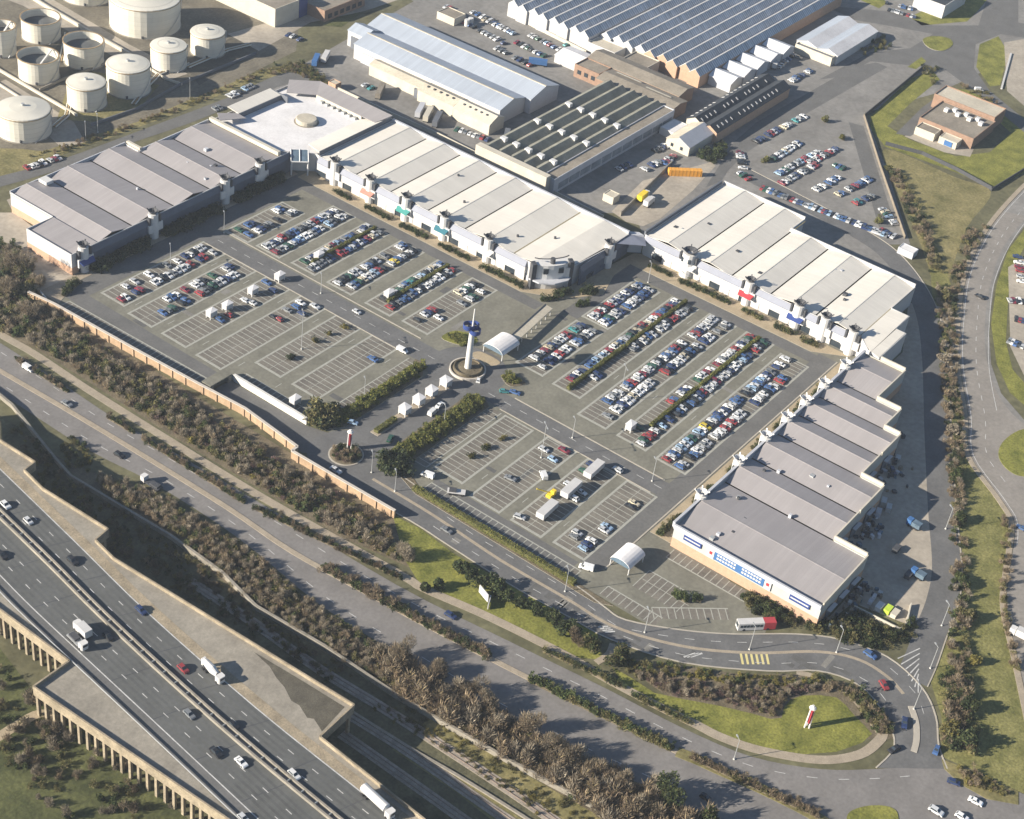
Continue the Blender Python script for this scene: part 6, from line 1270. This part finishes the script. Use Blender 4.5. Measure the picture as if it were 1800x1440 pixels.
thicket('bank_growth', [(PL([(20, 285), (110, 255), (240, 215), (360, 165), (470, 120), (540, 112), (585, 150), (560, 156), (520, 128), (450, 138), (330, 190), (200, 238), (110, 270)]), 190, ['olive', 'yellow', 'brown'], .35, .7), (PL([(470, 115), (540, 112), (585, 150), (560, 154), (520, 126)]), 50, ['green', 'olive'], .6, .9)], 'dry grass and low bushes on the bank below the tanks')
thicket('railside_growth', [(PL([(40, 745), (125, 850), (300, 950), (450, 1078), (620, 1185), (600, 1215), (420, 1105), (200, 970), (80, 860), (20, 760)]), 330, ['olive', 'green', 'brown', 'yellow', 'olive'], .4, .85), (PL([(640, 1240), (760, 1250), (900, 1350), (1050, 1440), (950, 1440), (800, 1330)]), 150, ['olive', 'yellow', 'olive'], .3, .6), (PL([(100, 790), (130, 770), (165, 800), (160, 830), (120, 820)]), 40, ['yellow', 'olive', 'green'], .5, .8), (PL([(0, 1110), (60, 1220), (200, 1330), (330, 1440), (100, 1440), (-40, 1300)]), 110, ['olive', 'green', 'grey', 'brown'], .5, 1.2)], 'olive weeds along the railway and under the viaduct')
thicket('garden_shrubs', [(PL([(1255, 262), (1280, 250), (1268, 285), (1230, 288), (1225, 275)]), 30, ['dark', 'green'], .9, 1.4), (PL([(1510, 85), (1560, 60), (1565, 85), (1520, 100)]), 30, ['olive', 'green', 'yellow'], .6, 1.0), (PL([(1620, 110), (1650, 120), (1640, 150), (1622, 130)]), 16, ['olive', 'dark'], .6, 1.0), (PL([(1690, 150), (1740, 165), (1760, 190), (1720, 180)]), 24, ['olive', 'yellow', 'brown'], .5, .9)], 'garden shrubs round the gatehouse and the far roundabout')
# planted beds and clipped hedges: each a thing of its own
def hedge(a, b, w, h, label, kind='hedge', group='clipped hedges', name='hedge', wob=.2):
    l = math.hypot(b[0] - a[0], b[1] - a[1]); n = max(4, int(l * w * (1.3 if kind == 'hedge' and w < 3 else .9))); u = ((b[0] - a[0]) / l, (b[1] - a[1]) / l); parts = []
    for k in range(n):
        t = (k + .5) / n * l; o = random.uniform(-.5, .5) * max(.1, w - 1.2)
        parts.append(place(random.choice(TPL[kind if isinstance(kind, str) else random.choice(kind)]), a[0] + u[0] * t - u[1] * o - a[0], a[1] + u[1] * t + u[0] * o - a[1], h / 1.5 * random.uniform(1 - wob, 1 + wob)))
    if kind == 'hedge' and w < 3:
        m_ = int(l * 70); q = np.zeros((m_, 3)); q[:, 0] = RNG.uniform(-.2, l + .2, m_); s_ = RNG.random(m_); top = s_ < .45
        hw_ = w * .36; zz = RNG.uniform(.1, h, m_); wav = h * (1 + .07 * np.sin(q[:, 0] * .9) + .05 * np.sin(q[:, 0] * 2.3 + 1))
        q[:, 1] = np.where(top, RNG.uniform(-hw_, hw_, m_), np.where(s_ < .72, -hw_, hw_) + RNG.normal(0, .08, m_)); q[:, 2] = np.where(top, wav + RNG.normal(0, .08, m_), zz)
        a3 = RNG.normal(size=(m_, 3, 3)) * .17; tri = q[:, None, :] + a3; rt = np.array([[u[0], u[1], 0], [-u[1], u[0], 0], [0, 0, 1]]); tri = tri @ rt
        parts = [(tri, np.array(HEDGE)[RNG.integers(0, len(HEDGE), m_)] * RNG.uniform(.85, 1.2, (m_, 1)))]
    me = soup_mesh('foliage', parts); t = thing(name, label, 'hedge', (*a, .1), group); o = bpy.data.objects.new('foliage', me); COL.objects.link(o); o.parent = t
    mb = MB(); mb.obox((l / 2 * u[0], l / 2 * u[1]), u, l, max(.5, w * .66), -.05, h * (.96 if kind == 'hedge' and w < 3 else .5)); q = bpy.data.objects.new('stems', mb.mesh('stems', ['hedge_core' if kind == 'hedge' else 'soil'])); COL.objects.link(q); q.parent = t
    return t
hedge((403, 350.4), (440, 350.4), 1.8, 1.5, 'long clipped hedge through the upper full car row'); hedge((404, 313.2), (440, 313.2), 1.8, 1.5, 'clipped hedge through the car row nearest the pylon')
hedge((409, 233.6), (445.5, 233.6), 1.8, 1.5, 'lower half of the longest hedge below the arched shelter'); hedge((447, 233.6), (488.5, 233.6), 1.8, 1.5, 'upper half of the longest hedge towards the right-hand store')
hedge((412, 200.3), (443, 200.3), 1.8, 1.5, 'lower half of the eastern hedge'); hedge((445, 200.3), (488, 200.3), 1.8, 1.5, 'upper half of the eastern hedge')
hedge((334, 252), (381, 252), 5.5, 2.2, 'broad hedge along the lower side of the entry road'); hedge((336, 278.5), (382, 278.8), 4.0, 2.0, 'broad hedge along the upper side of the entry road')
hedge((328.6, 238), (328.6, 174), 2.6, 1.6, 'long hedge between access road and the lower car park'); hedge((342, 265.7), (352, 265.7), 2.6, 1.3, 'low planting at the nose of the kiosk island')
hedge((404, 276), (405, 283), 4.5, 1.8, 'oval shrub planter beside the pylon roundabout'); hedge((398.4, 249), (399.6, 254), 4.0, 1.7, 'oval shrub planter below the pylon')
def round_bed(x, y, r, h, n, label, kinds):
    parts = []
    for k in range(n):
        a = k * 2.399; q = r * math.sqrt((k + .5) / n); parts.append(place(random.choice(TPL[random.choice(kinds)]), q * math.cos(a), q * math.sin(a), h / 1.9 * random.uniform(.8, 1.15)))
    t = thing('shrub_bed', label, 'shrubs', (x, y, .3)); o = bpy.data.objects.new('foliage', soup_mesh('foliage', parts)); COL.objects.link(o); o.parent = t
round_bed(326.4, 265.2, 4.5, 1.2, 46, 'round bed of low dark shrubs covering the sign roundabout', ('brown', 'dark', 'green', 'purple'))
hedge(P(1215, 1332), P(1440, 1436), 2.6, .9, 'shrub strip on the splitter island at the bottom edge', ('olive', 'brown'))
hedge((332, 246), (331, 253), 3, 3.2, 'tall dark bush at the corner of the lower lot', 'dark'); hedge((331, 282), (338, 284), 5, 3.0, 'bushy dark corner planting above the white ramp wall', ('dark', 'olive'))
for i, (y0, y1) in enumerate(((380.5, 372), (364, 351.5), (345.5, 332), (325.5, 310.5), (304, 291), (290, 284))): hedge((449.6, y0), (449.5, y1), 2.4, 1.1, 'dark planted bed before the central store, %s from its upper corner' % ords(i + 1), ('dark', 'green', 'green'), 'planted beds before the central store')
hedge((455, 272), (460, 268.5), 3, 1.5, 'planted bed left of the bowed entrance path', ('dark', 'green')); hedge((463, 266), (468, 263), 3, 1.5, 'planted bed right of the bowed entrance path', ('dark', 'green')); hedge((448, 274), (453, 270), 2, 1.2, 'small bed beside the covered walkway end', 'green'); hedge((455, 262), (459, 260), 2.5, 1.4, 'small bed at the end of the walkway', 'green')
for i, (y0, y1) in enumerate(((258, 248), (243, 221), (215, 206.5), (200, 193), (189, 182))): hedge((500.0, y0), (500.2, y1), 2.6, 1.1, 'planted bed before the right-hand store, %s from the link canopy' % ords(i + 1), ('dark', 'green', 'olive'), 'planted beds before the right-hand store')
for i, (x0, x1) in enumerate(((366.5, 374), (374.5, 379), (388, 400), (410, 420), (427, 435), (443, 450), (457, 463), (471, 480))): hedge((x0, 167.2), (x1, 167.2), 2.2, 1.2, 'planted bed beside the stepped grey store, %s from its bannered end' % ords(i + 1), ('olive', 'green', 'dark'), 'planted beds beside the stepped store')
for i, (x0, x1) in enumerate(((340, 366), (376, 405), (414, 440))): hedge((x0, 401.6), (x1, 401.6), 1.6, 2.2, 'dark planted bed in the shade of the western store, %s from its corner' % ords(i + 1), 'dark', 'planted beds before the western store')
hedge((322, 397), (331, 400), 3, 1.2, 'low hedge in the corner bed by the western store', ('green', 'dark'))
for i, (px, py) in enumerate(((508, 632), (553, 603), (577, 590), (603, 578), (828, 806), (853, 790), (880, 774))): hedge(P(px, py), P(px + 4, py - 2), 1.2, 1.1, 'small lone shrub in the empty bays, %s from the left' % ords(i + 1), ('yellow', 'dark'), 'lone shrubs in the empty bays')
hedge((347, 144.5), (347.2, 149), 3, 1.3, 'small planted island in the lower lot', 'green')
hedge((350, 141), (349.5, 143.5), 2.5, 1.3, 'round bush on the small lower lot island', 'green')
for i, (a, b) in enumerate((((30, 633), (120, 690)), ((190, 735), (235, 762)), ((250, 772), (430, 885)), ((445, 893), (705, 1018)))): hedge(P(*a), P(*b), 1.5, 1.0, 'low hedge between footpath and dual carriageway, %s from the far left' % ords(i + 1), ('dark', 'brown', 'green'), 'low roadside hedges')
for i, (a, b) in enumerate((((955, 1145), (1100, 1210)), ((1110, 1222), (1210, 1272)))): hedge(P(*a), P(*b), 1.6, 1.1, 'low hedge beside the lower footpath, %s from the grass wedge' % ords(i + 1), ('dark', 'green', 'olive'), 'low roadside hedges')
for i, (a, b) in enumerate((((570, 1000), (700, 1072)), ((700, 1072), (860, 1156)), ((930, 1195), (1180, 1318)))): hedge(P(*a), P(*b), 2.6, 1.3, 'shrub strip in the dual carriageway median, %s from the left' % ords(i + 1), ('dark', 'brown', 'green') if i < 2 else ('green', 'olive', 'green'), 'median shrubs')
# single trees and bushes
def tree(px, py, label, kind, rx, rz, n=900, trunk=1.5, size=.5, twig=.1, name='tree', group=None, lobes=7):
    x, y = P(px, py); t = thing(name, label, 'tree', (x, y, 0), group)
    cr = soup(n, rx, rz, size, kind, .35, .3, twig, trunk * .6, lobes); o = bpy.data.objects.new('crown', soup_mesh('crown', [cr])); COL.objects.link(o); o.parent = t
    mb = MB(); mb.cyl(0, 0, .22 + rx * .03, 0, trunk + rz * .7, 7, 0, .08)
    for k in range(5):
        a = k * 1.26 + random.random(); mb.tube((0, 0, trunk * .8 + k * .25), (rx * .7 * math.cos(a), rx * .7 * math.sin(a), trunk + rz * random.uniform(.5, 1.0)), .09, 4, 0, .03)
    o = bpy.data.objects.new('trunk', mb.mesh('trunk', ['trunk'])); COL.objects.link(o); o.parent = t
tree(1170, 1415, 'dark conifer at the bottom edge beside the dual carriageway', DARK + GREEN, 3.2, 8, 1500, 1, .4); tree(1240, 1452, 'green bush cut by the bottom edge beside the conifer', GREEN, 2.6, 3.5)
for i, (px, py, rx, rz) in enumerate(((745, 1040, 1.5, 2.2), (770, 1032, 1.6, 2.4), (805, 1000, 2.4, 2.8), (828, 1015, 2.2, 2.6), (850, 1030, 2.6, 3.2), (872, 1040, 2.6, 3), (895, 1052, 2.4, 2.6), (918, 1065, 2.6, 3), (942, 1080, 2.4, 2.8), (965, 1092, 2.6, 3), (985, 1105, 2.4, 2.8), (1005, 1112, 2.2, 2.6))): tree(px, py, 'dark evergreen bush on the grass wedge, %s from its upper end' % ords(i + 1), DARK + GREEN, rx, rz, 700, .3, .4, .1, 'bush', 'evergreen bushes on the grass wedge')
tree(718, 985, 'round grey leafless bush at the tip of the scrub belt', GREYB, 3.2, 4.2, 2000, .3, .26, .6, 'bush'); tree(1040, 1140, 'tall pale green bush left of the link path', OLIVE + GREEN, 3.0, 4.5, 1100, .3, .4, .1, 'bush'); tree(1012, 1130, 'brown leafless bush beside the pale green one', BROWN, 2.2, 3.8, 1500, .3, .26, .6, 'bush'); tree(1090, 1162, 'pale green bush right of the link path', OLIVE + GREEN, 3.4, 3.6, 1100, .3, .4, .1, 'bush')
for i, (px, py, rx, rz) in enumerate(((20, 470, 4.5, 7), (15, 520, 5, 7), (45, 560, 4, 5), (70, 505, 2.5, 3))): tree(px, py, 'grey leafless tree beside the western store corner, %s from the top' % ords(i + 1), GREYB + BROWN, rx, rz, 2600, 1, .27, .6, 'tree', 'trees by the western corner')
for i, (px, py) in enumerate(((860, 1255), (920, 1285), (960, 1330), (1000, 1345), (1045, 1365), (1090, 1390), (1130, 1430), (820, 1225), (770, 1190), (700, 1165))): tree(px, py, 'leafless brown tree rising from the thicket, %s of ten along the railway wall' % ords(i + 1), GREYB + BROWN, random.uniform(2.8, 4.0), random.uniform(4, 5.6), 3000, 1.5, .26, .68, 'tree', 'leafless trees by the railway')
for i, (px, py, rx, rz, kd) in enumerate(((1660, 530, 3, 5, OLIVE), (1662, 640, 3.2, 4, GREYB), (1668, 700, 2.6, 4, BROWN), (1672, 760, 3, 4, GREYB), (1682, 840, 3, 4.5, GREEN), (1690, 920, 2.6, 4, GREEN), (1690, 1030, 2.8, 4, GREEN), (1700, 1090, 3.2, 5, OLIVE), (1712, 1170, 2, 4, YELL), (1695, 1250, 4, 6, DARK + GREEN), (1690, 1310, 4.5, 6.5, DARK + GREEN), (1665, 1290, 3, 4, OLIVE + YELL))): tree(px, py, 'tree in the strip beside the service road, %s from its upper end' % ords(i + 1), kd, rx * .8, rz * .65, 1000, 1, .42, .25, 'tree', 'trees between service road and curved road')
for px, py, lab in ((1345, 285, 'oval shrub at the end of a works parking row'), (1545, 392, 'pale green round bush at the corner of the works car park'), (1560, 300, 'small bush beside the long lane'), (1480, 245, 'small bush on a works car park island'), (1450, 215, 'thin shrub strip in the works car park')): tree(px, py, lab, OLIVE + HEDGE, 1.8, 2.0, 500, .3, .35, .1, 'bush')

# ------------------------------------------------------------------ thin winter haze over the whole place
hz = MB(); hz.box(-3100, 4100, -3100, 4100, -1.0, 350.0)
hm = bpy.data.materials.new('haze_air'); hm.use_nodes = True; nt = hm.node_tree; nt.nodes.remove(nt.nodes['Principled BSDF'])
pv = nt.nodes.new('ShaderNodeVolumePrincipled'); pv.inputs['Color'].default_value = (.78, .87, 1.0, 1); pv.inputs['Density'].default_value = .0001; pv.inputs['Anisotropy'].default_value = .2
nt.links.new(pv.outputs[0], nt.nodes['Material Output'].inputs['Volume'])
ho = hz.build('haze', [hm]); ho['kind'] = 'stuff'
